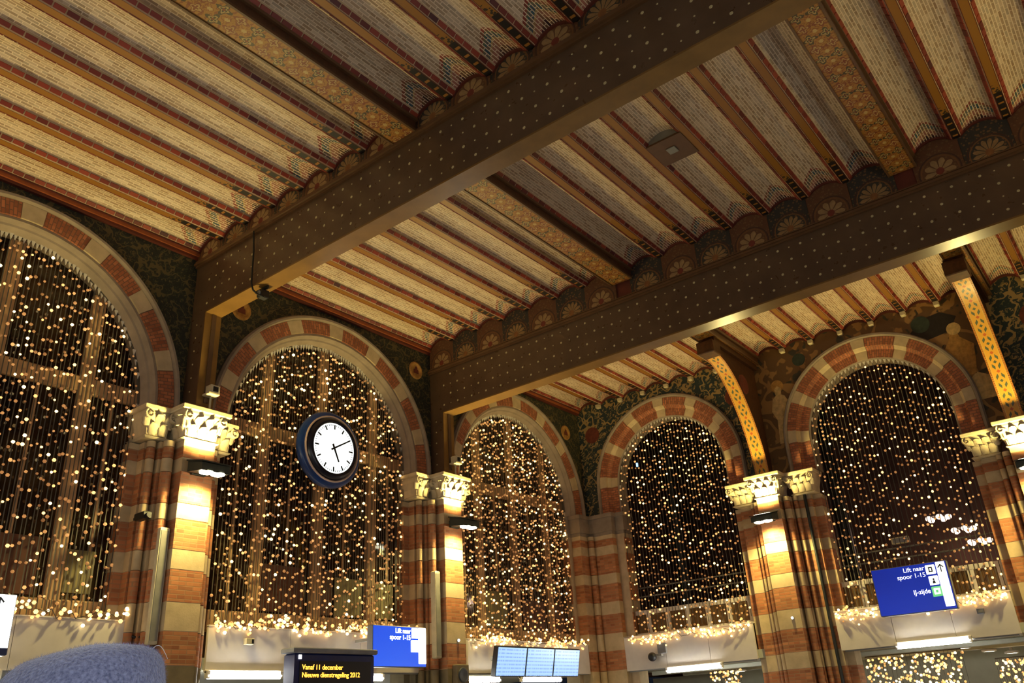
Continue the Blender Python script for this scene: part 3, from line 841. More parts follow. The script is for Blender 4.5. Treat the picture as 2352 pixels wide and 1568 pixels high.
# ------------------------------------------------------------------ piers with banded courses and carved capitals
STONES = [(0.7, 0.95), (1.35, 1.6), (2.0, 2.27), (2.65, 2.98), (3.36, 3.60), (3.97, 4.17), (4.57, 4.75), (4.90, 4.985)]
def courses():
    out = [(0.0, 0.3, 'p')]; z = 0.3
    for a, b in STONES:
        if a > z: out.append((z, a, 'b'))
        out.append((a, b, 's')); z = b
    return out
def section(half):
    """half: (s, f) from outer back to front centre -> closed CCW (x, y) polygon"""
    L = [(-s, -f) for s, f in half]; R = [(s, -f) for s, f in reversed(half)]
    return L + R
def leaf_data(w_, h, curl, name='leaf'):
    b = MB(); nu, nv = 6, 6; g = []
    for j in range(nv + 1):
        t = j / nv
        wid = w_ * (0.55 + 0.55 * math.sin(PI * min(1, t * 0.8 + 0.1))) * (1 - 0.75 * max(0, t - 0.75) / 0.25) * (1 + 0.12 * (1 if j % 2 else -1))
        out = 0.01 + curl * t ** 2.2; z = h * (t - 0.22 * max(0, t - 0.7) ** 1.2 * 3)
        if t > 0.85: z -= h * 0.10 * (t - 0.85) / 0.15; out += curl * 0.18
        for i in range(nu + 1):
            u = i / nu * 2 - 1
            g.append((u * wid / 2, -(out + 0.022 * (1 - u * u) - 0.01 * abs(math.sin(u * 5))), z))
    n = nu + 1
    back = [(x * 0.96, y + 0.03, z) for x, y, z in g]
    vs = g + back; N = len(g); fs = []
    for j in range(nv):
        for i in range(nu):
            a = j * n + i; fs.append((a, a + 1, a + n + 1, a + n)); fs.append((N + a, N + a + n, N + a + n + 1, N + a + 1))
    rim = [i for i in range(n)] + [j * n + nu for j in range(1, nv + 1)] + [nv * n + i for i in range(nu - 1, -1, -1)] + [j * n for j in range(nv - 1, 0, -1)]
    for a, c in zip(rim, rim[1:] + rim[:1]): fs.append((a, N + a, N + c, c))
    b.mesh(vs, fs, 0, True); return b.data(name, MAT['carved'])
LEAF1 = leaf_data(0.125, 0.19, 0.07); LEAF2 = leaf_data(0.14, 0.20, 0.10)
def volute_data():
    b = MB(); prev = None; pts = []
    for k in range(22):
        a = k / 21 * 2.6 * PI; r = 0.065 * (1 - 0.78 * k / 21)
        pts.append((r * math.cos(a + 2.2), 0, r * math.sin(a + 2.2)))
    for w0 in (0,):
        for p, q in zip(pts, pts[1:]): b.cyl((p[0], -0.03, p[2]), (q[0], -0.03, q[2]), 0.016, 0.016, 6)
    b.cyl((0, 0.0, 0), (0, -0.05, 0), 0.02, 0.016, 8)
    b.cyl((0, 0.01, 0), (0, -0.02, 0), 0.066, 0.062, 16)
    return b.data('volute', MAT['carved'])
VOL = volute_data()

def bell(b, x0, x1, f0, z0, z1, grow, fback):
    """flaring capital block: five rings"""
    rings = []
    for t, g in ((0, 0.0), (0.06, 0.035), (0.12, 0.0), (0.45, 0.012), (0.75, 0.05), (0.92, grow)):
        z = z0 + (z1 - z0) * t
        rings.append([(x0 - g, -fback, z), (x0 - g, -(f0 + g), z), (x1 + g, -(f0 + g), z), (x1 + g, -fback, z)])
    rings.append([(p[0], p[1], z1) for p in rings[-1]])
    vs = [p for r in rings for p in r]; fs = [(3, 2, 1, 0)]
    for j in range(len(rings) - 1):
        for k in range(4): q = (k + 1) % 4; fs.append((j * 4 + k, j * 4 + q, j * 4 + 4 + q, j * 4 + 4 + k))
    e = len(vs); fs.append((e - 4, e - 3, e - 2, e - 1))
    b.mesh(vs, fs)

def capital(root, x0, x1, f0, z0, name='capital', leaves=True, fback=-0.1, grow=0.09, sides=True):
    b = MB(); bell(b, x0, x1, f0, z0, ZCAP - 0.07, grow, fback)
    cap = b.build(name, MAT['carved'], root)
    a = MB(); a.box(x0 - grow - 0.04, x1 + grow + 0.04, -(f0 + grow + 0.04), -fback, ZCAP - 0.07, ZCAP, bev=0.012)
    a.build('abacus', MAT['carved'], cap)
    if not leaves: return
    w_ = x1 - x0; n = max(1, round(w_ / 0.13))
    for i in range(n):
        obj('leaf', LEAF1, cap, (x0 + w_ * (i + 0.5) / n, -f0 - 0.004, z0 + 0.045))
    for i in range(n + 1):
        obj('leaf', LEAF2, cap, (x0 + w_ * i / n, -f0 - 0.01, z0 + 0.15))
    if sides:
        for sx, rot in ((x0, -PI / 2), (x1, PI / 2)):
            for j in range(2):
                obj('leaf', LEAF1, cap, (sx, -(f0 - 0.08 - 0.14 * j), z0 + 0.045), (0, 0, rot))
                obj('leaf', LEAF2, cap, (sx, -(f0 - 0.0 - 0.15 * j), z0 + 0.15), (0, 0, rot))
    for sx in (x0 - 0.03, x1 + 0.03):
        obj('volute', VOL, cap, (sx, -f0 - 0.075, ZCAP - 0.14), (0, 0, 0), None)

def pier(wall, c, label, half, shafts, low, zplinth=0.3):
    t = thing('pier', label, 'pier', at(wall, c), rz_(wall))
    poly = section(half)
    # joints stay recessed: every course stands a little proud of a narrower core
    core = MB(); core.prism([(x * 0.985, y + 0.008) for x, y in poly], 0, 4.98); core.build('core', MAT['mortar'], t)
    for z0, z1, k in courses():
        b = MB(); b.prism(poly, z0 + 0.004, z1 - 0.004)
        for sx, sf, r in shafts: b.cyl((sx, -sf, z0 + 0.004), (sx, -sf, z1 - 0.004), r, r, 14)
        mt = MAT['plinth'] if z1 <= zplinth else (MAT['brick'] if k == 'b' else MAT['stone'])
        b.build('stone_course' if k != 'b' else 'brick_course', mt, t)
    return t
HALF_A = [(0.655, -0.45), (0.655, -0.14), (0.53, -0.14), (0.53, -0.01), (0.40, -0.01), (0.40, 0.14), (0.225, 0.14), (0.225, 0.40)]
SH_A = [(-0.315, 0.20, 0.07), (0.315, 0.20, 0.07), (-0.47, 0.05, 0.055), (0.47, 0.05, 0.055)]
HALF_B = [(0.85, -0.4), (0.85, -0.06), (0.70, -0.06), (0.70, 0.05), (0.36, 0.05), (0.36, 0.16), (0.21, 0.16), (0.21, 0.40)]
SH_B = [(-0.29, 0.21, 0.06), (0.29, 0.21, 0.06), (-0.42, 0.09, 0.045), (0.42, 0.09, 0.045)]
for c, lab in ((PIER_A[0], 'striped brick and stone pier left of the clock, floodlit, nearest the camera'),
               (PIER_A[1], 'striped brick and stone pier right of the clock, floodlit, under the far girder'),
               (-14.70, 'striped brick and stone pier on the left wall, out of frame left of the hat')):
    t = pier('A', c, lab, HALF_A, SH_A, 2.3, 2.3)
    capital(t, -0.225, 0.225, 0.40, 4.985)
    capital(t, -0.60, -0.32, 0.12, 5.0, 'side_capital', True, -0.3, 0.05, False)
    capital(t, 0.32, 0.60, 0.12, 5.0, 'side_capital', True, -0.3, 0.05, False)
for c, lab in ((PIER_B[0], 'striped brick and stone pier between the two back wall arches'),
               (PIER_B[1], 'striped brick and stone pier cut by the right edge of the photo')):
    t = pier('B', c, lab, HALF_B, SH_B, 0.3)
    capital(t, -0.21, 0.21, 0.40, 4.985)
    capital(t, -0.78, -0.40, 0.10, 4.985, 'side_capital', True, -0.3, 0.06, False)
    capital(t, 0.40, 0.78, 0.10, 4.985, 'side_capital', True, -0.3, 0.06, False)
    MB().cyl((0.60, -0.085, 0.0), (0.60, -0.085, 4.98), 0.03, 0.03, 8).build('downpipe', MAT['iron'], t)
# corner pier: an L that fills the corner of the two walls
t = thing('pier', 'unlit striped pier in the corner where the two walls meet', 'pier', (0, 0, 0))
polyc = [(-0.45, 0.4), (-0.45, -0.60), (-0.14, -0.60), (-0.14, -0.47), (0.09, -0.47), (0.09, -0.09), (0.66, -0.09), (0.66, 0.06), (0.86, 0.06), (0.86, 0.4)]
MB().prism([(x * 0.99, y * 0.99) for x, y in polyc], 0, 4.98).build('core', MAT['mortar'], t)
for z0, z1, k in courses():
    b = MB(); b.prism(polyc, z0 + 0.004, z1 - 0.004)
    b.cyl((0.15, -0.15, z0 + 0.004), (0.15, -0.15, z1 - 0.004), 0.07, 0.07, 14)
    b.build('stone_course' if k != 'b' else 'brick_course', MAT['plinth'] if z1 <= 0.3 else (MAT['brick'] if k == 'b' else MAT['stone']), t)
def inset(pts, d): return [(x - d if x < -0.2 else x + d * (1 if x > 0 else -0.0), y - d if y < 0.3 else y) for x, y in pts]
b = MB(); b.prism(polyc, 4.985, 5.05); b.prism(inset(polyc, 0.03), 5.05, 5.35); b.prism(inset(polyc, 0.06), 5.35, ZCAP)
b.build('plain_capital', MAT['stone2'], t)

# ------------------------------------------------------------------ curved painted brackets on the back wall piers
def bracket(c, label):
    t = thing('bracket', label, 'bracket', (c, 0, ZCAP + 0.004))
    cur = [(0.40, 0.0), (0.42, 0.20), (0.47, 0.45), (0.56, 0.72), (0.68, 0.98), (0.85, 1.26), (1.06, 1.53), (1.32, 1.77), (1.62, 1.94), (1.95, 2.03)]
    # smooth the curve
    pts = []
    for k in range(len(cur) - 1):
        p0 = cur[max(k - 1, 0)]; p1 = cur[k]; p2 = cur[k + 1]; p3 = cur[min(k + 2, len(cur) - 1)]
        for j in range(4):
            u = j / 4
            pts.append(tuple(0.5 * (2 * p1[i] + (p2[i] - p0[i]) * u + (2 * p0[i] - 5 * p1[i] + 4 * p2[i] - p3[i]) * u * u + (3 * p1[i] - p0[i] - 3 * p2[i] + p3[i]) * u ** 3) for i in (0, 1)))
    pts.append(cur[-1])
    hw, th = 0.135, 0.05
    b = MB(); st = MB(); v = 0.0; vs_ = [0.0]
    nrm = []
    for k in range(len(pts)):
        a = pts[max(k - 1, 0)]; d = pts[min(k + 1, len(pts) - 1)]
        dx, dz = d[0] - a[0], d[1] - a[1]; l = math.hypot(dx, dz); nrm.append((dz / l, -dx / l))
    for a, d in zip(pts, pts[1:]): v += math.hypot(d[0] - a[0], d[1] - a[1]); vs_.append(v)
    for k in range(len(pts) - 1):
        (fa, za), (fb, zb) = pts[k], pts[k + 1]; na, nb = nrm[k], nrm[k + 1]
        b.face([(-hw, -fa, za), (hw, -fa, za), (hw, -fb, zb), (-hw, -fb, zb)], [(-hw, vs_[k]), (hw, vs_[k]), (hw, vs_[k + 1]), (-hw, vs_[k + 1])], 0, True)
        ia, ib = (fa - na[0] * th, za - na[1] * th), (fb - nb[0] * th, zb - nb[1] * th)
        for s_ in (-hw, hw):
            b.face([(s_, -fa, za), (s_, -fb, zb), (s_, -ib[0], ib[1]), (s_, -ia[0], ia[1])], None, 1)
        b.face([(-hw, -ia[0], ia[1]), (hw, -ia[0], ia[1]), (hw, -ib[0], ib[1]), (-hw, -ib[0], ib[1])], None, 1)
        for s_ in (-0.118, 0.118):
            for u in (0.15, 0.65):
                st.octa((s_, -(fa + (fb - fa) * u), za + (zb - za) * u), 0.009)
    b.build('gold_strip', [MAT['strip'], MAT['beamside']], t, recalc=False)
    st.build('studs', MAT['goldstud'], t, kind='stuff')
    # web plate between the strip, the wall and the beam
    wp = MB(); ztop = 2.20
    poly = [(0.06, 0.0)] + [(p[0] - q[0] * th, p[1] - q[1] * th) for p, q in zip(pts, nrm)] + [(1.95, ztop), (0.06, ztop)]
    n = len(poly); hw2 = 0.085
    vs = [(-hw2, -f, z) for f, z in poly] + [(hw2, -f, z) for f, z in poly]
    wp.mesh(vs, [tuple(range(n)), tuple(reversed(range(n, 2 * n)))] + [(k, n + k, n + (k + 1) % n, (k + 1) % n) for k in range(n)])
    wp.build('web_plate', MAT['beamside'], t)
    for s_ in (-1, 1):
        o = MB(); o.lathe([(0, 0.012), (0.13, 0.012), (0.15, 0.02), (0.19, 0.02), (0.2, 0.0)], 'z', (0, 0, 0), 20)
        o.build('painted_panel', MAT['mur_red'], t, (s_ * hw2, -0.75, 1.72), (0, s_ * PI / 2, 0))
    MB().box(-0.165, 0.165, -2.12, -1.80, 1.985, 2.235, bev=0.015).build('end_block', MAT['beamside'], t)
    MB().box(-0.15, 0.15, -2.0, -0.02, 2.20, 2.325).build('bearing_beam', MAT['beamside'], t)
    return t
bracket(PIER_B[0], 'curved gold bracket with teal lozenges on the pier between the back wall arches')
bracket(PIER_B[1], 'larger looking curved gold bracket with teal lozenges at the right edge')

# ------------------------------------------------------------------ floodlights on the piers
def floodlight(wall, c, z, label, fr=0.40, lens=True):
    p = at(wall, c, fr, z)
    t = thing('floodlight', label, 'floodlight', p, rz_(wall))
    MB().box(-0.10, 0.10, -0.05, 0.0, -0.06, 0.06, bev=0.006).build('wall_plate', MAT['flood'], t)
    MB().box(-0.035, 0.035, -0.12, -0.04, -0.03, 0.03).build('arm', MAT['flood'], t)
    b = MB()
    vs = [(-0.20, -0.10, -0.06), (0.20, -0.10, -0.06), (0.20, -0.10, 0.08), (-0.20, -0.10, 0.08), (-0.20, -0.42, -0.10), (0.20, -0.42, -0.10), (0.20, -0.42, 0.0), (-0.20, -0.42, 0.0)]
    b.mesh(vs, [(0, 1, 2, 3), (7, 6, 5, 4), (0, 4, 5, 1), (3, 2, 6, 7), (1, 5, 6, 2), (0, 3, 7, 4)])
    b.build('housing', MAT['flood'], t)
    hd = MB(); vs = [(-0.215, -0.08, 0.085), (0.215, -0.08, 0.085), (0.215, -0.44, 0.005), (-0.215, -0.44, 0.005), (-0.215, -0.08, 0.10), (0.215, -0.08, 0.10), (0.215, -0.44, 0.02), (-0.215, -0.44, 0.02)]
    hd.mesh(vs, [(0, 1, 2, 3), (7, 6, 5, 4), (0, 4, 5, 1), (1, 5, 6, 2), (2, 6, 7, 3), (3, 7, 4, 0)]); hd.build('top_hood', MAT['flood'], t)
    for sx in (-0.08, 0.08):
        o = MB(); o.lathe([(0.0, 0.0), (0.05, 0.004), (0.085, 0.016), (0.09, 0.03)], 'z', (0, 0, 0), 16)
        o.build('lens', MAT['floodlens'], t, (sx, -0.34, -0.125))
    up = MB(); up.face([(-0.15, -0.28, 0.0585), (0.15, -0.28, 0.0585), (0.15, -0.40, 0.0315), (-0.15, -0.40, 0.0315)]); up.build('upper_lens', MAT['floodlens'], t, recalc=False)
    for nm, zz, en, rx, size in (('uplight', 0.14, FLOOD_UP, PI + 0.08, 2.8), ('downlight', -0.17, FLOOD_DOWN, 0.25, 2.5)):
        d = bpy.data.lights.new(nm, 'SPOT'); d.energy = en; d.color = FLOOD_COL; d.spot_size = size; d.spot_blend = 0.6; d.shadow_soft_size = 0.07
        o = bpy.data.objects.new(nm, d); COL.objects.link(o); o.parent = t
        o.location = (0, -0.30, zz); o.rotation_euler = (rx, 0, 0)
    return t
floodlight('A', PIER_A[0], 4.60, 'floodlight under the capital of the pier left of the clock')
floodlight('A', PIER_A[1], 4.57, 'floodlight under the capital of the pier right of the clock')
floodlight('A', -14.70, 4.60, 'floodlight on the left wall pier out of frame')
floodlight('B', PIER_B[0] - 0.02, 4.60, 'floodlight on the pier between the back wall arches')
floodlight('B', PIER_B[1] + 0.05, 4.66, 'floodlight at the right edge of the photo, on the back wall pier')

# small white spot heads standing on the capitals
def spot_head(wall, c, label):
    t = thing('spot_head', label, 'spotlight', at(wall, c + 0.06, 0.44, ZCAP), rz_(wall))
    MB().cyl((0, 0, 0.0), (0, 0, 0.20), 0.014, 0.014, 8).build('stem', MAT['cream'], t)
    b = MB(); b.box(-0.09, 0.07, -0.10, 0.06, 0.20, 0.235, bev=0.008); b.build('tray', MAT['cream'], t)
    b = MB(); b.box(-0.05, 0.09, -0.06, 0.06, 0.235, 0.36, bev=0.012); h = b.build('head', MAT['cream'], t)
    MB().box(-0.01, 0.06, -0.072, -0.058, 0.265, 0.33).build('lens', MAT['black'], h)
spot_head('A', PIER_A[0], 'small white spotlight standing on the capital left of the clock')
spot_head('A', PIER_A[1], 'small white spotlight standing on the capital right of the clock')

# ------------------------------------------------------------------ windows behind the left wall arches
def window(n, c, panels):
    t = thing('window_%d' % n, '', '', at('A', c, -0.30), RA)
    del t['label']; del t['category']; struct(t)
    cols = [-1.79, -1.07, 0.0, 1.10, 1.79]; mw = 0.085
    zlow, zt0, zt1 = 3.02, 5.52, 5.74
    R_ = RAI + 0.02
    arcz = lambda x: ZSA + math.sqrt(max(R_ * R_ - x * x, 0))
    for x in cols[1:4]:
        MB().box(x - mw, x + mw, -0.07, 0.07, 2.75, arcz(x) - 0.02, bev=0.02).build('mullion', MAT['frame'], t)
    MB().box(-1.79, 1.79, -0.06, 0.06, zt0, zt1, bev=0.02).build('transom', MAT['frame'], t)
    MB().box(-1.79, 1.79, -0.08, 0.06, 2.75, zlow, bev=0.02).build('bottom_rail', MAT['frame'], t)
    for a, d in zip(cols, cols[1:]):
        a2, d2 = a + (mw if a > -1.7 else 0.0), d - (mw if d < 1.7 else 0.0)
        MB().box(a2, d2, 0.0, 0.012, zlow, zt0).build('pane', MAT['glass'], t)
        xs = [a2 + (d2 - a2) * k / 10 for k in range(11)]
        poly = [(a2, zt1), (d2, zt1)] + [(x, max(arcz(x), zt1 + 0.01)) for x in reversed(xs)]
        MB().slab(poly, 0.0, 0.012).build('pane', MAT['glass'], t)
        xm = (a2 + d2) / 2
        MB().box(xm - 0.018, xm + 0.018, -0.02, 0.0, zlow, zt0).build('glazing_bar', MAT['frame'], t)
    for x0, x1, z0, z1, mt in panels:
        MB().box(x0, x1, -0.03, 0.0, z0, z1, bev=0.006).build('lower_panel', mt, t)
P, Q = MAT['panel'], MAT['panel2']
window(1, ARCH_A[0], [(1.15, 1.55, 3.1, 3.6, P), (0.2, 0.9, 3.05, 3.7, Q)])
window(2, ARCH_A[1], [(1.12, 1.62, 3.05, 3.6, P), (0.4, 0.95, 3.05, 3.62, P), (-0.95, -0.2, 3.05, 3.7, Q), (0.1, 0.34, 3.05, 3.7, Q)])
window(3, ARCH_A[2], [(-1.0, -0.3, 3.05, 3.7, P), (0.2, 0.9, 3.05, 3.6, Q), (1.15, 1.6, 3.05, 3.6, Q)])
wbk = MB().box(-20, 0.4, 0.44, 0.6, 2.4, ZTOP).build('wall_outer', MAT['hall'], None, (0, 0, 0), (0, 0, RA)); struct(wbk)

# ------------------------------------------------------------------ curtains of fairy lights
def light_curtain(wall, c, f, half, R_, zs, zlow, label, seed, step, gap, rad):
    rn = random.Random(seed)
    t = thing('light_curtain', label, 'light curtain', at(wall, c, f), rz_(wall))
    wires = MB(); bulbs = MB(); loops = MB(); head = MB()
    top = lambda x: zs + math.sqrt(max(R_ * R_ - x * x, 0)) if abs(x) < R_ else zs
    n = int(2 * half / step)
    prev = None
    for i in range(n + 1):
        x = -half + 2 * half * i / n
        zt = top(x) - 0.02; y = rn.uniform(-0.015, 0.015); zb = zlow + rn.uniform(-0.12, 0.1)
        if zt - zb < 0.3: continue
        x2 = x + rn.uniform(-0.012, 0.012)
        w2 = 0.0065
        wires.mesh([(x - w2, y, zt), (x + w2, y, zt), (x2 + w2, y, zb), (x2 - w2, y, zb), (x, y + 0.008, zt), (x2, y + 0.008, zb)],
                   [(0, 1, 2, 3), (1, 4, 5, 2), (4, 0, 3, 5)])
        # fixing loop, wide at the arch and pointed below
        ln = 0.045 + rn.uniform(-0.01, 0.015); lw = step * 0.42
        loops.mesh([(x - lw, y - 0.012, zt + 0.045), (x + lw, y - 0.012, zt + 0.045), (x, y - 0.004, zt - ln), (x - lw, y + 0.015, zt + 0.045), (x + lw, y + 0.015, zt + 0.045)],
                   [(0, 2, 1), (3, 4, 2), (0, 3, 2), (1, 2, 4), (0, 1, 4, 3)])
        z = zt - rn.uniform(0.05, gap)
        dens = rn.uniform(0.75, 1.4)
        while z > zb:
            k = (zt - z) / max(zt - zb, 0.1)
            bulbs.octa((x + (x2 - x) * k + rn.uniform(-0.012, 0.012), y - 0.012 + rn.uniform(-0.01, 0.004), z), rad * rn.uniform(0.72, 1.2))
            z -= gap * dens * rn.choice((0.45, 0.8, 1.0, 1.2, 1.7))
        p = (x, 0.005, zt + 0.03)
        if prev: head.cyl(prev, p, 0.009, 0.009, 5)
        prev = p
    wires.build('strings', MAT['wire'], t, recalc=False, kind='stuff')
    loops.build('fixing_loops', MAT['loop'], t, recalc=False, kind='stuff')
    bulbs.build('bulbs', MAT['bulb'], t, recalc=False, kind='stuff')
    head.build('header_rope', MAT['wire'], t, recalc=False)
light_curtain('A', ARCH_A[0], -0.17, 1.765, 1.765, ZSA, 2.84, 'curtain of fairy lights in the large arch cut by the left edge', 1, 0.052, 0.22, 0.0205)
light_curtain('A', ARCH_A[1], -0.17, 1.765, 1.765, ZSA, 2.80, 'curtain of fairy lights in the arch behind the clock', 2, 0.050, 0.195, 0.021)
light_curtain('A', ARCH_A[2], -0.17, 1.765, 1.765, ZSA, 2.78, 'densest curtain of fairy lights, in the arch above the three blue screens', 3, 0.050, 0.17, 0.022)
light_curtain('B', ARCH_B[0], -0.105, 1.245, 1.245, ZSB, 2.90, 'curtain of fairy lights in the smaller back wall arch beside the corner', 4, 0.072, 0.16, 0.022)
light_curtain('B', ARCH_B[1], -0.105, 1.245, 1.245, ZSB, 2.92, 'curtain of fairy lights in the back wall arch above the lift sign', 5, 0.072, 0.185, 0.021)

# ------------------------------------------------------------------ balcony fronts and their garlands
def garland(wall, c, f, half, z, label, seed, cnt):
    rn = random.Random(seed)
    t = thing('light_garland', label, 'light garland', at(wall, c, f, z), rz_(wall))
    b = MB(); wv = MB()
    clumps = [rn.uniform(-half, half) for _ in range(9)]
    for i in range(cnt):
        x = rn.gauss(rn.choice(clumps), 0.16) if rn.random() < 0.6 else rn.uniform(-half, half)
        x = max(-half, min(half, x))
        zz = rn.gauss(0.0, 0.05) + 0.03 * math.sin(x * 5 + seed)
        b.octa((x, rn.uniform(-0.05, 0.02), zz), rn.uniform(0.016, 0.028))
    pts = []; k = 0
    x = -half
    while x < half:
        pts.append((x, rn.uniform(-0.04, 0.01), 0.03 * math.sin(x * 5 + seed) + rn.uniform(-0.05, 0.05))); x += rn.uniform(0.03, 0.09)
    wv.tube(pts, 0.005, 5)
    b.build('bulbs', MAT['gbulb'], t, recalc=False, kind='stuff')
    wv.build('cable', MAT['wire'], t, recalc=False)
def front_A(c, label, lo=-1.93, hi=1.93):
    t = thing('balcony_front', label, 'balcony front', at('A', c), RA)
    w3 = (hi - lo) / 3
    for i in range(3):
        MB().box(lo + i * w3 + 0.003, lo + (i + 1) * w3 - 0.003, -0.055, -0.016, 2.235, 2.775, bev=0.004).build('board', MAT['white'], t)
    MB().box(lo, hi, -0.065, -0.01, 2.775, 2.79).build('top_rail', MAT['white'], t)
    MB().box(lo + 0.05, hi - 0.05, -0.04, 0.0, 2.215, 2.235).build('drip_edge', MAT['grey'], t)
front_A(ARCH_A[0], 'plain white balcony front behind the blue-grey hat')
front_A(ARCH_A[1], 'plain white balcony front between the two floodlit piers')
front_A(ARCH_A[2], 'plain white balcony front behind the three blue screens', -1.86, 1.88)
garland('A', ARCH_A[0], 0.08, 1.85, 2.83, 'garland of fairy lights above the white board behind the hat', 11, 210)
garland('A', ARCH_A[1], 0.08, 1.85, 2.81, 'garland of fairy lights above the white board below the clock', 12, 250)
garland('A', ARCH_A[2], 0.08, 1.80, 2.77, 'garland of fairy lights draped above the three blue screens', 13, 230)
n_ = NT('brown_wired_glass', 0.2); xx, yy, zz = n_.sep(n_.ob)
gr = n_.math('GREATER_THAN', n_.math('FRACT', n_.math('MULTIPLY', xx, 40)), 0.7)
n_.col(n_.mix(gr, srgb(104, 78, 44), srgb(70, 50, 30))); MAT['railglass'] = n_.mat
def front_B(c, label, half=1.39):
    t = thing('balcony_front', label, 'balcony front', at('B', c), RB)
    for lo, hi in ((-half, -half / 3), (-half / 3, half / 3), (half / 3, half)):
        MB().box(lo + 0.003, hi - 0.003, -0.07, -0.02, 2.235, 2.86, bev=0.004).build('board', MAT['white'], t)
    MB().box(-half, half, -0.08, 0.21, 2.86, 2.885, bev=0.005).build('ledge', MAT['white'], t)
    # balustrade, set back behind the hanging lights: posts, rails and six small panes
    hb = half - 0.02
    MB().box(-hb, hb, 0.165, 0.205, 3.29, 3.375, bev=0.005).build('top_rail', MAT['white'], t)
    MB().box(-hb, hb, 0.165, 0.205, 2.885, 2.935).build('bottom_rail', MAT['white'], t)
    for i in range(7):
        x = -hb + 0.05 + (2 * hb - 0.1) * i / 6
        MB().box(x - 0.05, x + 0.05, 0.165, 0.205, 2.935, 3.29).build('post', MAT['white'], t)
        if i < 6:
            x2 = -hb + 0.05 + (2 * hb - 0.1) * (i + 1) / 6
            MB().box(x + 0.05, x2 - 0.05, 0.182, 0.19, 2.935, 3.29).build('pane', MAT['railglass'], t)
    MB().box(-half + 0.05, half - 0.05, -0.04, 0.0, 2.215, 2.235).build('drip_edge', MAT['grey'], t)
    return t
front_B(2.04, 'white balcony front with six small square panes, beside the corner pier')
front_B(6.34, 'white balcony front with square panes behind the lift sign')
garland('B', 2.04, 0.11, 1.33, 2.79, 'garland of fairy lights on the balcony with six small panes beside the corner', 14, 190)
garland('B', 6.34, 0.11, 1.33, 2.80, 'garland of fairy lights on the balcony behind the lift sign', 15, 190)

# ------------------------------------------------------------------ rooms beyond the arches
# left: low shop ceiling behind the balcony fronts; back: passage with a gallery above
sl = MB().box(-16.5, 0.3, 0.0, 4.5, 2.25, 2.40).build('ceiling_shops', MAT['soffit'], None, (0, 0, 0), (0, 0, RA)); struct(sl)
wl = MB().box(-16.5, 0.3, 4.5, 4.7, 0, 2.4).build('wall_shops', MAT['soffit'], None, (0, 0, 0), (0, 0, RA)); struct(wl)
gs = MB().box(0.3, 13.2, 0.02, 6.5, 2.25, 2.40).build('ceiling_passage', MAT['soffit']); struct(gs)
pw = MB().box(-1.5, 15, 6.5, 6.8, 0, 9.5).build('wall_passage', MAT['hall']); struct(pw)
pc = MB().box(-1.5, 15, 0.42, 6.5, 8.6, 8.8).build('ceiling_gallery', MAT['hall']); struct(pc)
for i, (x0, x1) in enumerate(((-1.7, -1.5), (15, 15.2))):
    o = MB().box(x0, x1, 0.42, 6.5, 2.3, 8.8).build('wall_gallery_%s' % ('left', 'right')[i], MAT['hall']); struct(o)
pl = MB().box(-1.5, 13.2, 4.8, 5.0, 0, 2.25).build('wall_passage_low', MAT['soffit']); struct(pl)
for k, y in enumerate((1.2, 2.6)):
    o = MB().box(0.5, 13.0, y, y + 0.14, 2.17, 2.25, bev=0.01).build('trim_%d' % (k + 2), MAT['soffit']); struct(o)

def column(x, y, z0, z1, r, label, name='iron_column'):
    t = thing(name, label, 'column', (x, y, z0))
    MB().cyl((0, 0, 0), (0, 0, z1 - z0), r, r * 0.85, 14).build('shaft', MAT['iron'], t)
    MB().cyl((0, 0, 0), (0, 0, 0.15), r * 1.7, r * 1.1, 14).build('base', MAT['iron'], t)
    MB().cyl((0, 0, z1 - z0 - 0.25), (0, 0, z1 - z0), r * 1.0, r * 2.0, 14).build('head', MAT['iron'], t)
column(1.05, 2.2, 2.4, 8.58, 0.13, 'dark iron column behind the lights of the smaller back wall arch')
column(4.85, 2.0, 2.4, 8.58, 0.13, 'dark iron column behind the lights of the arch above the lift sign')
def rail(c, label):
    t = thing('hand_rail', label, 'railing', (c, 0.55, 2.41))
    for z in (1.28, 1.46):
        MB().cyl((-1.8, 0, z), (1.8, 0, z), 0.016, 0.016, 8).build('rail', MAT['grey'], t)
    for x in (-1.7, 1.7):
        MB().cyl((x, 0, 0), (x, 0, 1.48), 0.02, 0.02, 8).build('post', MAT['grey'], t)
rail(2.0, 'two grey rails above the balcony with six small panes')
rail(6.3, 'two grey rails above the balcony behind the lift sign')
def chandelier(x, y, z, label, n, r):
    t = thing('cluster_lamp', label, 'lamp', (x, y, z), 0, 'cluster lamps seen through the right arch')
    MB().cyl((0, 0, 0.05), (0, 0, 8.6 - z), 0.012, 0.012, 6).build('rod', MAT['iron'], t)
    ld = bpy.data.lights.new('glow', 'POINT'); ld.energy = 14; ld.color = (1.0, 0.66, 0.5); ld.shadow_soft_size = 0.1
    lo = bpy.data.objects.new('glow', ld); COL.objects.link(lo); lo.parent = t; lo.location = (0, 0, -0.12)
    MB().lathe([(0.0, 0.03), (r * 0.5, 0.05), (r * 0.5, 0.07), (0, 0.09)], 'z').build('hub', MAT['iron'], t)
    for k in range(n):
        a = 2 * PI * k / n
        g = MB(); g.ball((0, 0, 0), 0.07, 0, 10, 6, (1, 1, 0.8))
        g.build('glass_globe', MAT['pink'], t, (r * math.cos(a), r * math.sin(a), 0))
        MB().cyl((0, 0, 0.06), (r * math.cos(a), r * math.sin(a), 0.05), 0.008, 0.008, 5).build('arm', MAT['iron'], t)
CH = [((2155, 1190), 4.0, 5, 0.2), ((2213, 1216), 4.8, 5, 0.2), ((2250, 1243), 5.5, 5, 0.2)]
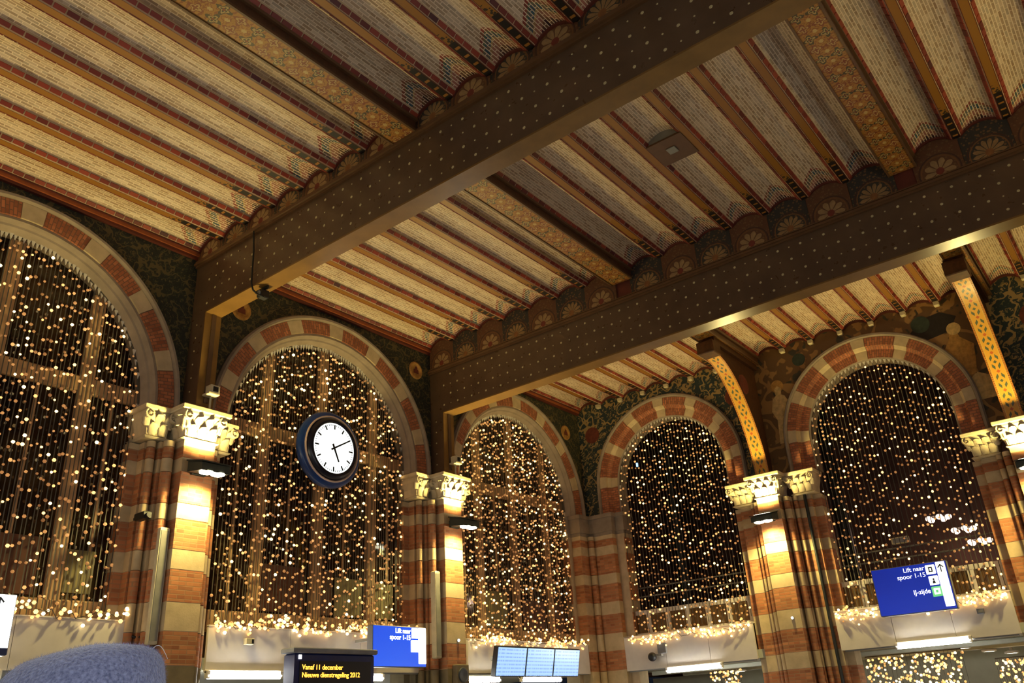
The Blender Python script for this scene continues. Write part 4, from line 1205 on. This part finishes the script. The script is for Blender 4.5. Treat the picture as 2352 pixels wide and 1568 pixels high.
def ray_at(px, py, y):
    d = RIGHT * ((px - 1176) / F_PX) + DOWN * ((py - 784) / F_PX) + FWD
    return CAM_POS + d * ((y - CAM_POS.y) / d.y)
for (pp, y, n, r), lab in zip(CH, ('largest of the three pinkish cluster lamps in the right arch', 'middle one of the three pinkish cluster lamps in the right arch', 'lowest and rightmost of the three pinkish cluster lamps')):
    q = ray_at(pp[0], pp[1], y); chandelier(q.x, q.y, q.z, lab, n, r)
q = ray_at(1463, 1067, 3.0)
t = thing('indicator_lamp', 'tiny blue light high in the smaller back wall arch', 'lamp', tuple(q))
MB().box(-0.02, 0.02, -0.01, 0.02, -0.05, 0.05).build('lens', MAT['bluespot'], t)
MB().box(-0.03, 0.03, 0.02, 0.06, -0.06, 0.06, bev=0.006).build('housing', MAT['iron'], t)
MB().cyl((0, 0.04, 0.06), (0, 0.04, 8.6 - q.z), 0.008, 0.008, 6).build('rod', MAT['iron'], t)
q = ray_at(2083, 1247, 0.9)
t = thing('notice_box', 'small pale box on the rails above the lift sign', 'box', (q.x, 0.50, q.z))
MB().box(-0.15, 0.15, -0.05, 0.02, -0.06, 0.06, bev=0.01).build('case', MAT['cream'], t)
MB().box(-0.12, 0.12, -0.06, -0.05, -0.04, 0.04).build('face', MAT['greyblue'], t)

# fluorescent tubes under the balcony fronts
def tube_light(wall, c0, c1, f, z, label):
    c = (c0 + c1) / 2; h = abs(c1 - c0) / 2
    t = thing('tube_light', label, 'tube light', at(wall, c, f, z), rz_(wall))
    MB().cyl((-h, 0, 0), (h, 0, 0), 0.034, 0.034, 8).build('tube', MAT['tube'], t)
    MB().box(-h - 0.02, h + 0.02, 0.0, 0.05, 0.03, 0.075, bev=0.006).build('housing', MAT['white'], t)
    for s_ in (-1, 1):
        MB().box(s_ * h - 0.02, s_ * h + 0.02, -0.03, 0.03, -0.03, 0.06, bev=0.004).build('end_cap', MAT['white'], t)
tube_light('A', -12.9, -11.62, 0.10, 2.17, 'lit tube at the left edge beside the hat')
tube_light('A', -9.20, -8.10, 0.10, 2.18, 'lit tube left of the amber text display')
tube_light('A', -7.35, -6.24, 0.10, 2.15, 'lit tube partly behind the amber text display')
tube_light('A', -4.37, -3.46, 0.10, 2.12, 'left one of the two lit tubes under the three screens')
tube_light('A', -2.83, -1.62, 0.10, 2.12, 'right one of the two lit tubes under the three screens')
tube_light('B', 1.57, 2.72, 0.10, 2.17, 'lit tube under the balcony beside the corner pier')
tube_light('B', 5.88, 7.00, 0.10, 2.21, 'lit tube below the lift sign')
# unseen tubes added behind the camera to lift the ceiling and the hat
for i, y in enumerate((-18.4, -15.2, -12.0, -8.8)):
    t = thing('tube_light', 'added unseen tube light on the right hall wall, number %s from the front' % ('one', 'two', 'three', 'four')[i], 'tube light', (13.12, y, 2.6), -PI / 2)
    MB().cyl((-0.75, 0, 0), (0.75, 0, 0), 0.034, 0.034, 8).build('tube', MAT['tube_fill'], t)
    MB().box(-0.77, 0.77, -0.02, 0.07, 0.03, 0.08, bev=0.006).build('housing', MAT['white'], t)
for i, x in enumerate((3.0, 6.5, 10.0)):
    t = thing('tube_light', 'added unseen tube light on the front hall wall, number %s from the left wall' % ('one', 'two', 'three')[i], 'tube light', (x, -20.12, 2.6), PI)
    MB().cyl((-0.75, 0, 0), (0.75, 0, 0), 0.034, 0.034, 8).build('tube', MAT['tube_fill'], t)
    MB().box(-0.77, 0.77, -0.02, 0.07, 0.03, 0.08, bev=0.006).build('housing', MAT['white'], t)
for i, c in enumerate((2.1, 6.4)):  # added out of sight to brighten the passage soffit
    t = thing('tube_light', 'added unseen tube light low on the passage wall behind the %s back wall arch' % ('left', 'right')[i], 'tube light', (c, 4.74, 1.30))
    MB().cyl((-0.6, 0, 0), (0.6, 0, 0), 0.034, 0.034, 8).build('tube', MAT['tube'], t)
    MB().box(-0.62, 0.62, -0.02, 0.05, 0.03, 0.08, bev=0.006).build('housing', MAT['white'], t)
for i, c in enumerate(ARCH_A):  # added out of sight so the shop soffit gets light from below
    t = thing('tube_light', 'added unseen tube light low on the shop wall behind %s left wall arch' % ('the near', 'the middle', 'the far')[i], 'tube light', (-4.44, c, 1.62), RA)
    MB().cyl((-0.6, 0, 0), (0.6, 0, 0), 0.034, 0.034, 8).build('tube', MAT['tube'], t)
    MB().box(-0.62, 0.62, -0.02, 0.05, 0.03, 0.08, bev=0.006).build('housing', MAT['white'], t)
def flood_simple(x, y, rz, label):
    t = thing('floodlight', label, 'floodlight', (x, y, 4.6), rz)
    MB().box(-0.2, 0.2, -0.42, -0.0, -0.09, 0.05, bev=0.02).build('housing', MAT['flood'], t)
    MB().box(-0.15, 0.15, -0.38, -0.2, 0.05, 0.06).build('upper_lens', MAT['floodlens'], t)
    d = bpy.data.lights.new('uplight', 'SPOT'); d.energy = FLOOD_UP; d.color = FLOOD_COL; d.spot_size = 2.75; d.spot_blend = 0.6; d.shadow_soft_size = 0.07
    o = bpy.data.objects.new('uplight', d); COL.objects.link(o); o.parent = t; o.location = (0, -0.3, 0.14); o.rotation_euler = (PI - 0.12, 0, 0)
flood_simple(13.2, -9.8, -PI / 2, 'floodlight on the right hall wall at the near girder')
flood_simple(13.2, -4.9, -PI / 2, 'floodlight on the right hall wall at the far girder')

# round downlights and far fairy lights in the passage
def downlight(q, r, label):
    t = thing('downlight', label, 'downlight', tuple(q))
    MB().lathe([(0.0, -0.004), (r - 0.01, -0.004), (r, 0.0)], 'z', n=20).build('diffuser', MAT['round'], t)
    MB().lathe([(r, -0.006), (r + 0.025, -0.002), (r + 0.03, 0.03), (r * 0.6, 0.05), (0.0, 0.05)], 'z', n=20).build('rim', MAT['white'], t)
    MB().cyl((0, 0, 0.045), (0, 0, 2.25 - q.z), 0.03, 0.03, 10).build('stem', MAT['white'], t)
for i, (px, py) in enumerate(((2213, 1488), (2272, 1495), (2325, 1499))):
    downlight(ray_at(px, py, 2.2 + 0.5 * i), 0.10, ('leftmost', 'middle', 'rightmost')[i] + ' of the round ceiling lights below the lift sign')
downlight(ray_at(1700, 1541, 2.4), 0.11, 'single round ceiling light below the balcony beside the corner pier')
def far_lights(px0, px1, py0, py1, y, label, seed, cnt):
    rn = random.Random(seed); a = ray_at((px0 + px1) / 2, py0, y)
    t = thing('light_swag', label, 'light garland', tuple(a))
    b = MB(); w_ = MB()
    xs = ray_at(px0, py0, y).x - a.x, ray_at(px1, py0, y).x - a.x
    zl = ray_at((px0 + px1) / 2, py1, y).z - a.z
    prev = None
    for k in range(cnt):
        x = rn.uniform(*xs); z = zl * rn.random() ** 1.3
        b.octa((x, rn.uniform(-0.1, 0.1), z), rn.uniform(0.018, 0.03))
    for k in range(24):
        x = xs[0] + (xs[1] - xs[0]) * k / 23; w_.cyl((x, 0, 0.03), (x, 0, zl), 0.004, 0.004, 4)
    w_.cyl((xs[0], 0, 0.03), (xs[1], 0, 0.03), 0.012, 0.012, 6)
    b.build('bulbs', MAT['gbulb'], t, recalc=False, kind='stuff'); w_.build('strings', MAT['wire'], t, recalc=False, kind='stuff')
far_lights(1985, 2210, 1503, 1600, 2.0, 'swag of fairy lights far back under the lift sign', 21, 260)
far_lights(2285, 2400, 1512, 1600, 2.4, 'swag of fairy lights far back at the lower right corner', 22, 120)
far_lights(1628, 1700, 1540, 1600, 1.6, 'swag of fairy lights far back below the balcony beside the corner pier', 23, 90)

# ------------------------------------------------------------------ clock
t = thing('station_clock', 'large round lit clock with dark blue case hanging in the middle arch', 'clock', at('A', -7.40, 0.10, 5.46), RA)
MB().lathe([(0.0, -0.10), (0.54, -0.10), (0.60, -0.06), (0.61, -0.01), (0.60, 0.03), (0.57, 0.055), (0.545, 0.05), (0.53, 0.06)], 'y', n=48).build('case', MAT['clockblue'], t)
MB().lathe([(0.530, 0.055), (0.526, 0.080), (0.515, 0.086), (0.504, 0.080), (0.500, 0.055)], 'y', n=48).build('bezel', MAT['copper'], t)
MB().lathe([(0.50, 0.06), (0.48, 0.10), (0.45, 0.125), (0.42, 0.13), (0.40, 0.115)], 'y', n=48).build('inner_ring', MAT['clockblack'], t)
dl = MB(); dl.lathe([(0.0, 0.112), (0.405, 0.112), (0.405, 0.10)], 'y', n=48); dial = dl.build('dial', MAT['dial'], t)
for k in range(12):
    a = PI / 2 - k * PI / 6
    big = 0.075
    b = MB(); b.box(-0.011, 0.011, -0.117, -0.110, 0.30, 0.30 + big)
    b.build('hour_mark', MAT['black'], dial, (0, 0, 0), (0, k * PI / 6, 0))
mk = MB()
for k in range(60):
    if k % 5:
        a = PI / 2 - k * PI / 30
        mk.cyl((0.352 * math.cos(a), -0.114, 0.352 * math.sin(a)), (0.378 * math.cos(a), -0.114, 0.378 * math.sin(a)), 0.004, 0.004, 4)
mk.build('minute_marks', MAT['black'], dial, kind='stuff')
MB().slab([(-0.014, -0.07), (0.014, -0.07), (0.010, 0.33), (-0.010, 0.33)], -0.126, -0.121).build('minute_hand', MAT['black'], dial, (0, 0, 0), (0, math.radians(60), 0))
MB().slab([(-0.018, -0.07), (0.018, -0.07), (0.013, 0.23), (-0.013, 0.23)], -0.121, -0.117).build('hour_hand', MAT['black'], dial, (0, 0, 0), (0, math.radians(155), 0))
MB().cyl((0, -0.112, 0), (0, -0.13, 0), 0.018, 0.016, 12).build('pivot', MAT['black'], dial)
MB().box(-0.05, 0.05, 0.09, 0.36, -0.05, 0.05, bev=0.01).build('mounting_arm', MAT['iron'], t)

# ------------------------------------------------------------------ signs
def text_mesh(body, size, align='LEFT', bold=0.0):
    cu = bpy.data.curves.new('t', 'FONT'); cu.body = body; cu.size = size; cu.align_x = align; cu.extrude = 0.002; cu.offset = bold
    o = bpy.data.objects.new('t', cu); COL.objects.link(o)
    dg = bpy.context.evaluated_depsgraph_get(); dg.update()
    me = bpy.data.meshes.new_from_object(o.evaluated_get(dg)); bpy.data.objects.remove(o); bpy.data.curves.remove(cu)
    return me
def put_text(body, size, mat, parent, x, y, z, align='LEFT', bold=0.0, name='lettering'):
    me = text_mesh(body, size, align, bold); me.materials.clear(); me.materials.append(mat)
    return obj(name, me, parent, (x, y, z), (PI / 2, 0, 0), 'stuff')
ARROW = [(-0.006, -0.05), (0.006, -0.05), (0.006, 0.025), (0.03, 0.0), (0.038, 0.01), (0.0, 0.05), (-0.038, 0.01), (-0.03, 0.0), (-0.006, 0.025)]
def icon(parent, x, z, s, mat, dark, name='pictogram'):
    b = MB(); b.slab([(-s, -s), (s * 0.86, -s), (s, -s * 0.86), (s, s * 0.86), (s * 0.86, s), (-s * 0.86, s), (-s, s * 0.86)], -0.006, 0.0)
    return b.build(name, mat, parent, (x, -0.062, z))
def blue_sign(wall, c, f, z, wd, ht, label, bl, bandlen, wall_f):
    t = thing('direction_sign', label, 'sign', at(wall, c, f, z), rz_(wall))
    MB().box(-wd / 2, wd / 2, -0.05, 0.06, -ht / 2, ht / 2, bev=0.012).build('case', MAT['greyblue'], t)
    face = MB().box(-wd / 2 + 0.012, wd / 2 - 0.012, -0.060, -0.05, -ht / 2 + 0.012, ht / 2 - 0.012).build('blue_panel', bl, t)
    for s_ in (-1, 1):
        MB().box(s_ * wd * 0.3 - 0.02, s_ * wd * 0.3 + 0.02, 0.06, f - wall_f, ht * 0.2 - 0.02, ht * 0.2 + 0.02).build('support_arm', MAT['grey'], t)
    return t, face
t, _ = blue_sign('B', 6.465, 0.60, 3.025, 1.17, 0.745, 'large blue lit sign with white strip and green pictogram, in front of the right balcony', MAT['signblue'], 1, 0.09)
band = MB().box(0.425, 0.56, -0.068, -0.06, -0.325, 0.355, bev=0.006).build('white_strip', MAT['signwhite'], t)
MB().slab([(x * 1.25, z * 1.25) for x, z in ARROW], -0.072, -0.068).build('arrow', MAT['inkgrey'], band, (0.49, 0, 0.26))
ic = icon(t, 0.335, 0.255, 0.072, MAT['signwhite'], None)
MB().box(-0.03, 0.03, -0.010, -0.006, -0.04, 0.04).build('lift_symbol', MAT['inkgrey'], ic); MB().box(-0.012, 0.012, -0.013, -0.010, -0.025, 0.02).build('lift_door', MAT['signwhite'], ic)
ic = icon(t, 0.345, 0.085, 0.070, MAT['signwhite'], None)
MB().cyl((0, -0.006, 0.018), (0, -0.010, 0.018), 0.014, 0.014, 10).build('person_head', MAT['inkgrey'], ic); MB().slab([(-0.025, -0.045), (0.025, -0.045), (0.012, 0.0), (-0.012, 0.0)], -0.010, -0.006).build('person_body', MAT['inkgrey'], ic)
ic = icon(t, 0.355, -0.085, 0.076, MAT['signgreen'], None)
MB().box(-0.045, 0.045, -0.010, -0.006, -0.042, 0.048, bev=0.001).build('white_field', MAT['signwhite'], ic); MB().box(-0.018, 0.018, -0.014, -0.010, -0.02, 0.02).build('green_core', MAT['signgreen'], ic)
put_text('Lift naar', 0.098, MAT['signwhite'], t, 0.245, -0.062, 0.262, 'RIGHT')
put_text('spoor 1-15', 0.098, MAT['signwhite'], t, 0.245, -0.062, 0.160, 'RIGHT')
put_text('IJ-zijde', 0.098, MAT['signwhite'], t, 0.26, -0.062, -0.095, 'RIGHT', 0.0008)

MAT['signover'] = glow('overbright_white', (1.0, 1.0, 0.95, 1), 3.2)
t, _ = blue_sign('A', -6.415, 0.60, 2.545, 1.09, 0.57, 'bright blue lit sign beside the amber text display', MAT['signblue2'], 1, 0.065)
band = MB().box(0.375, 0.53, -0.068, -0.06, -0.235, 0.27, bev=0.006).build('white_strip', MAT['signover'], t)
icon(t, 0.30, 0.19, 0.072, MAT['signover'], None); icon(t, 0.30, 0.01, 0.085, MAT['signover'], None)
put_text('Lift naar', 0.095, MAT['signover'], t, 0.21, -0.062, 0.185, 'RIGHT', 0.0015)
put_text('spoor 1-15', 0.095, MAT['signover'], t, 0.21, -0.062, 0.095, 'RIGHT', 0.0015)

t = thing('direction_sign', 'white lit sign with dark arrow cut by the left edge', 'sign', at('A', -12.40, 0.60, 2.61), RA)
MB().box(-0.6, 0.6, -0.05, 0.06, -0.29, 0.29, bev=0.012).build('case', MAT['greyblue'], t)
fc = MB().box(-0.59, 0.59, -0.06, -0.05, -0.22, 0.28).build('white_panel', MAT['signover'], t)
MB().slab([(x * 1.2, z * 1.2) for x, z in ARROW], -0.066, -0.06).build('arrow', MAT['inkgrey'], fc, (0.44, 0, 0.2))
MB().box(-0.59, 0.59, -0.06, -0.05, -0.285, -0.22).build('blue_strip', MAT['navy'], t)
for s_ in (-0.35, 0.35): MB().box(s_ - 0.02, s_ + 0.02, 0.06, 0.535, 0.1, 0.14).build('support_arm', MAT['grey'], t)

t = thing('text_display', 'dark blue display with two lines of amber text below the clock', 'display', at('A', -7.975, 1.0, 2.10), RA)
MB().box(-0.66, 0.66, -0.06, 0.14, -0.30, 0.275, bev=0.02).build('case', MAT['navy'], t)
MB().box(-0.70, 0.70, -0.09, 0.16, 0.275, 0.34, bev=0.012).build('top_cover', MAT['greyblue'], t)
MB().box(-0.58, 0.60, -0.068, -0.06, -0.26, 0.185).build('matrix_panel', MAT['black'], t)
MB().box(-0.60, -0.56, -0.075, -0.06, 0.205, 0.255).build('white_badge', MAT['signwhite'], t)
put_text('Vanaf 11 december', 0.084, MAT['amber'], t, -0.545, -0.071, 0.085, 'LEFT', 0.0006)
put_text('Nieuwe dienstregeling 2012', 0.084, MAT['amber'], t, -0.545, -0.071, -0.005, 'LEFT', 0.0006)
for s_ in (0.15, 0.5): MB().box(s_ - 0.025, s_ + 0.025, 0.14, 0.93, 0.20, 0.24).build('support_arm', MAT['iron'], t)

for i, lab in enumerate(('leftmost of the three pale blue timetable screens', 'middle one of the three pale blue timetable screens', 'rightmost of the three pale blue timetable screens')):
    wd = 0.825; c = -4.05 + wd * (i + 0.5)
    t = thing('screen', lab, 'screen', at('A', c, 0.5, 2.39), RA, 'timetable screens')
    t.rotation_euler = (math.radians(12), 0, RA)
    MB().box(-wd / 2 + 0.004, wd / 2 - 0.004, -0.03, 0.06, -0.245, 0.245, bev=0.012).build('case', MAT['black'], t)
    MB().box(-wd / 2 + 0.022, wd / 2 - 0.022, -0.036, -0.03, -0.225, 0.225).build('panel', MAT['screen'], t)
    MB().box(-0.04, 0.04, 0.06, 0.40, -0.04, 0.04, bev=0.006).build('support_arm', MAT['grey'], t)

# ------------------------------------------------------------------ small fittings
def column_speaker(c, z0, z1, f, label):
    t = thing('column_speaker', label, 'loudspeaker', at('A', c, f, z0), RA)
    h = z1 - z0
    MB().box(-0.06, 0.06, -0.06, 0.04, 0, h, bev=0.012).build('case', MAT['cream'], t)
    MB().box(-0.048, 0.048, -0.066, -0.06, 0.04, h - 0.04).build('grille', MAT['grey'], t)
    for z in (0.15, h - 0.15): MB().box(-0.02, 0.02, 0.04, f - 0.14 if f > 0.2 else 0.06, z - 0.02, z + 0.02).build('wall_bracket', MAT['grey'], t)
column_speaker(-10.10, 2.50, 3.86, 0.26, 'tall slim pale loudspeaker on the pier left of the clock')
column_speaker(-5.22, 2.43, 3.78, 0.26, 'tall slim pale loudspeaker on the pier right of the clock')
t = thing('ceiling_box', 'square brown box with grey centre between the ceiling joists', 'ceiling box', (6.46, -7.34, ZJ + 0.02))
b = MB(); b.box(-0.242, 0.242, -0.255, 0.255, -0.03, 0.0, bev=0.004); b.build('plate', MAT['ledge'], t)
MB().box(-0.235, 0.235, -0.25, 0.25, 0.0, 0.15).build('body', MAT['grey'], t)
MB().box(-0.06, 0.06, -0.075, 0.055, -0.045, -0.03, bev=0.004).build('grille', MAT['grey'], t)
tag(MB().cyl((6.53, -7.08, ZJ + 0.155), (6.53, -5.06, ZJ + 0.155), 0.016, 0.016, 8).build('conduit', MAT['grey']), 'thin grey conduit running from the ceiling box to the far girder', 'conduit')
t = thing('clamp_lamp', 'small black lamp clamped under the near girder', 'lamp', (1.50, -9.78, 6.868))
MB().box(-0.05, 0.05, -0.06, 0.06, -0.16, -0.04, bev=0.012).build('housing', MAT['black'], t)
MB().box(-0.16, 0.10, -0.012, 0.012, -0.035, 0.0).build('clamp_bar', MAT['iron'], t)
MB().cyl((0, -0.06, -0.10), (0, -0.075, -0.10), 0.035, 0.035, 12).build('lens', MAT['grey'], t)
cb = MB(); cb.tube([(1.43, -9.955, 7.70), (1.43, -9.93, 7.4), (1.44, -9.93, 6.9), (1.46, -9.91, 6.80), (1.50, -9.86, 6.74), (1.56, -9.80, 6.70)], 0.012, 6)
tag(cb.build('lamp_cable', MAT['iron']), 'dark cable hanging down the side of the near girder to the clamp lamp', 'cable')
t = thing('dome_camera', 'black dome camera on the white front beside the corner pier', 'camera', at('B', 1.33, 0.07, 2.47))
MB().box(0.10, 0.28, -0.06, 0.0, 0.03, 0.22, bev=0.008).build('junction_box', MAT['greyblue'], t)
MB().box(0.02, 0.20, -0.12, -0.03, -0.02, 0.02).build('arm', MAT['grey'], t)
b = MB(); b.ball((0, -0.12, -0.02), 0.085, 0, 14, 8); b.build('dome', MAT['black'], t)
t = thing('wall_box', 'small pale box on the white board below the clock', 'box', at('A', -8.62, 0.055, 2.60), RA)
MB().box(-0.06, 0.06, -0.07, 0.0, -0.04, 0.04, bev=0.006).build('case', MAT['cream'], t); MB().box(0.02, 0.05, -0.075, -0.07, -0.025, 0.025).build('lens', MAT['black'], t)
t = thing('wall_box', 'small grey box on the white front right of the lift sign', 'box', at('B', 7.25, 0.07, 2.62), RB)
MB().box(-0.05, 0.05, -0.05, 0.0, -0.04, 0.04, bev=0.006).build('case', MAT['greyblue'], t); MB().box(-0.03, 0.03, -0.055, -0.05, -0.02, 0.02).build('face', MAT['grey'], t)
t = thing('wall_camera', 'dark camera on an arm at the left edge of the pier near the hat', 'camera', at('A', -10.34, 0.0, 3.98), RA)
MB().box(-0.015, 0.015, -0.10, 0.0, -0.015, 0.015).build('arm', MAT['iron'], t)
MB().box(-0.05, 0.05, -0.30, -0.08, -0.04, 0.05, bev=0.012).build('body', MAT['iron'], t)
MB().cyl((0, -0.30, 0), (0, -0.33, 0), 0.03, 0.03, 10).build('lens', MAT['black'], t)
cb = MB(); cb.tube([(0.07, -10.26, 2.62), (0.1, -10.2, 2.6), (0.17, -10.12, 2.6), (0.2, -10.06, 2.66)], 0.018, 6)
tag(cb.build('cable_end', MAT['black']), 'black cable between the white board and the loudspeaker by the hat', 'cable')

for (wl_, c_, f_, z_, lab) in (('A', -4.86, 0.405, 2.70, 'tiny white light on the pier right of the clock'), ('B', 4.33, 0.405, 2.83, 'tiny white light on the pier between the back wall arches')):
    t = thing('pilot_light', lab, 'light', at(wl_, c_, f_, z_), rz_(wl_))
    b = MB(); b.ball((0, -0.02, 0), 0.022, 0, 10, 6); b.build('lens', MAT['signover'], t)
    MB().cyl((0, 0, 0), (0, -0.012, 0), 0.03, 0.03, 12).build('base', MAT['grey'], t)
t = thing('box_speaker', 'square grey loudspeaker low on the pier right of the clock', 'loudspeaker', at('A', -4.87, 0.405, 2.17), RA)
MB().box(-0.14, 0.14, -0.10, 0.0, -0.16, 0.16, bev=0.012).build('case', MAT['plinth'], t)
MB().lathe([(0.0, 0.10), (0.03, 0.102), (0.09, 0.112), (0.11, 0.112), (0.115, 0.10)], 'y', n=20).build('cone', MAT['inkgrey'], t)
q = ray_at(1972, 1530, 0.5)
t = thing('ochre_dome', 'small ochre dome hanging under the right balcony', 'fitting', tuple(q))  # simple ochre ball standing in for a small dome-shaped fitting
b = MB(); b.ball((0, 0, 0), 0.085, 0, 16, 10); b.build('dome', MAT['mur_gold'], t)
MB().cyl((0, 0, 0.07), (0, 0, 2.25 - q.z), 0.01, 0.01, 6).build('rod', MAT['iron'], t)
q = ray_at(1957, 1550, 0.35)
t = thing('hanging_sign', 'small white and blue sign under the right balcony', 'sign', tuple(q))
MB().box(-0.06, 0.06, -0.01, 0.02, -0.06, 0.10, bev=0.004).build('white_panel', MAT['signwhite'], t)
MB().box(-0.06, 0.06, -0.01, 0.02, -0.11, -0.06).build('blue_strip', MAT['navy'], t)
MB().cyl((0, 0.005, 0.10), (0, 0.005, 2.25 - q.z), 0.006, 0.006, 6).build('rod', MAT['iron'], t)

# ------------------------------------------------------------------ person in front of the camera, only the hat in view
PX, PY = 8.808, -15.074
t = thing('person', 'person seen from behind in a fuzzy grey-blue wool hat, lower left corner', 'person', (PX, PY, 0))
hd = math.atan2(0.438, -0.894)                       # faces away from the camera
t.rotation_euler = (0, 0, hd)
# body: one skinned surface (local +X is forward)
verts = {'pelvis': (0, 0, 0.80, .15, .12), 'waist': (0, 0, 0.95, .14, .11), 'chest': (0, 0, 1.12, .17, .12), 'neckb': (-0.01, 0, 1.24, .075, .075), 'head': (0.01, 0, 1.34, .075, .075), 'crown': (0.01, 0, 1.43, .085, .08)}
edges = [('pelvis', 'waist'), ('waist', 'chest'), ('chest', 'neckb'), ('neckb', 'head'), ('head', 'crown')]
for s_ in (-1, 1):
    k = 'L' if s_ > 0 else 'R'
    verts.update({k + 'sh': (0, .17 * s_, 1.19, .07, .07), k + 'el': (-.03, .24 * s_, .95, .055, .055), k + 'wr': (.08, .19 * s_, .78, .045, .045),
                  k + 'hip': (0, .09 * s_, .74, .1, .1), k + 'kn': (.02, .1 * s_, .42, .07, .07), k + 'an': (-.01, .1 * s_, .08, .05, .05), k + 'to': (.14, .11 * s_, .04, .04, .035)})
    edges += [('chest', k + 'sh'), (k + 'sh', k + 'el'), (k + 'el', k + 'wr'), ('pelvis', k + 'hip'), (k + 'hip', k + 'kn'), (k + 'kn', k + 'an'), (k + 'an', k + 'to')]
ks = list(verts)
me = bpy.data.meshes.new('body'); me.from_pydata([verts[k][:3] for k in ks], [(ks.index(a), ks.index(b)) for a, b in edges], [])
me.materials.append(MAT['coat'])
bo = obj('body', me, t)
bo.modifiers.new('skin', 'SKIN'); ss = bo.modifiers.new('sub', 'SUBSURF'); ss.levels = 1; ss.render_levels = 2
for i, k in enumerate(ks):
    me.skin_vertices[0].data[i].radius = verts[k][3:5]; me.skin_vertices[0].data[i].use_root = (k == 'pelvis')
# face, under the hat
fb = MB(); fb.ball((0.03, 0, 1.385), 0.093, 0, 20, 14, (1.0, 0.84, 1.25)); fb.ball((0.13, 0, 1.375), 0.016, 0, 8, 6, (1.2, 0.8, 1.3))
for s_ in (-1, 1): fb.ball((0.03, 0.083 * s_, 1.375), 0.028, 0, 8, 6, (0.6, 0.35, 1.1))
fb.build('face', MAT['skin'], t)
# hat: soft beanie, slumped to one side
seg, rg = 48, 26; hv = []; rn = random.Random(5)
for j in range(rg + 1):
    tt = j / rg
    z = 1.325 + 0.233 * math.sin(tt * PI / 2) ** 0.92
    r = 0.107 * (1 - tt ** 3.2) ** 0.55 if tt < 1 else 0.0
    for k in range(seg):
        a = 2 * PI * k / seg
        x, y = r * math.cos(a) * 1.08, r * math.sin(a) * 0.98
        nz = noise.noise(Vector((x * 14, y * 14, z * 14))) * 0.006
        # slump: the crown leans to the right as seen by the camera (-Y of the figure) and sinks on the left
        y -= 0.022 * tt
        zz = z + nz + (-0.16 * (y + 0.03) if tt > 0.3 else 0) * (tt - 0.3)
        hv.append((x + nz, y + nz, zz))
hf = [(j * seg + k, j * seg + (k + 1) % seg, (j + 1) * seg + (k + 1) % seg, (j + 1) * seg + k) for j in range(rg) for k in range(seg)]
hb = MB(); hb.mesh(hv, hf, 0, True)
hat = hb.build('wool_hat', MAT['wool'], t, weld=0.0006); hat['label'] = 'fuzzy grey-blue wool hat'
MB().lathe([(0.110, 1.30), (0.124, 1.305), (0.126, 1.355), (0.116, 1.362)], 'z', n=40).build('brim', MAT['wool'], hat)
fz = MB()
hm = hat.data
for f in hm.polygons:
    c0, nn = f.center, f.normal
    if c0.z < 1.40: cnt = 1
    else: cnt = 7
    for _ in range(cnt):
        vs = [hm.vertices[i].co for i in f.vertices]
        u, v_ = rn.random(), rn.random()
        p = vs[0].lerp(vs[1], u).lerp(vs[-1].lerp(vs[2 if len(vs) > 3 else 1], u), v_)
        d = (nn * rn.uniform(0.3, 1) + Vector((rn.gauss(0, .6), rn.gauss(0, .6), rn.gauss(0.1, .5)))).normalized() * rn.uniform(0.002, 0.0055)
        s2 = d.orthogonal().normalized() * 0.00022
        fz.mesh([p - s2, p + s2, p + d], [(0, 1, 2)])
fz.build('wool_fuzz', MAT['fibre'], hat, recalc=False, kind='stuff')
li = MB(); tip = max((v.co.copy() for v in hm.vertices), key=lambda c: c.z)
li.tube([tuple(tip + Vector((-0.04, -0.012 - 0.003 * k, -0.014 + 0.014 * math.sin(k / 8 * PI) - 0.0005 * k))) for k in range(9)], 0.0004, 5)
li.build('loose_thread', MAT['lint'], hat, recalc=False)
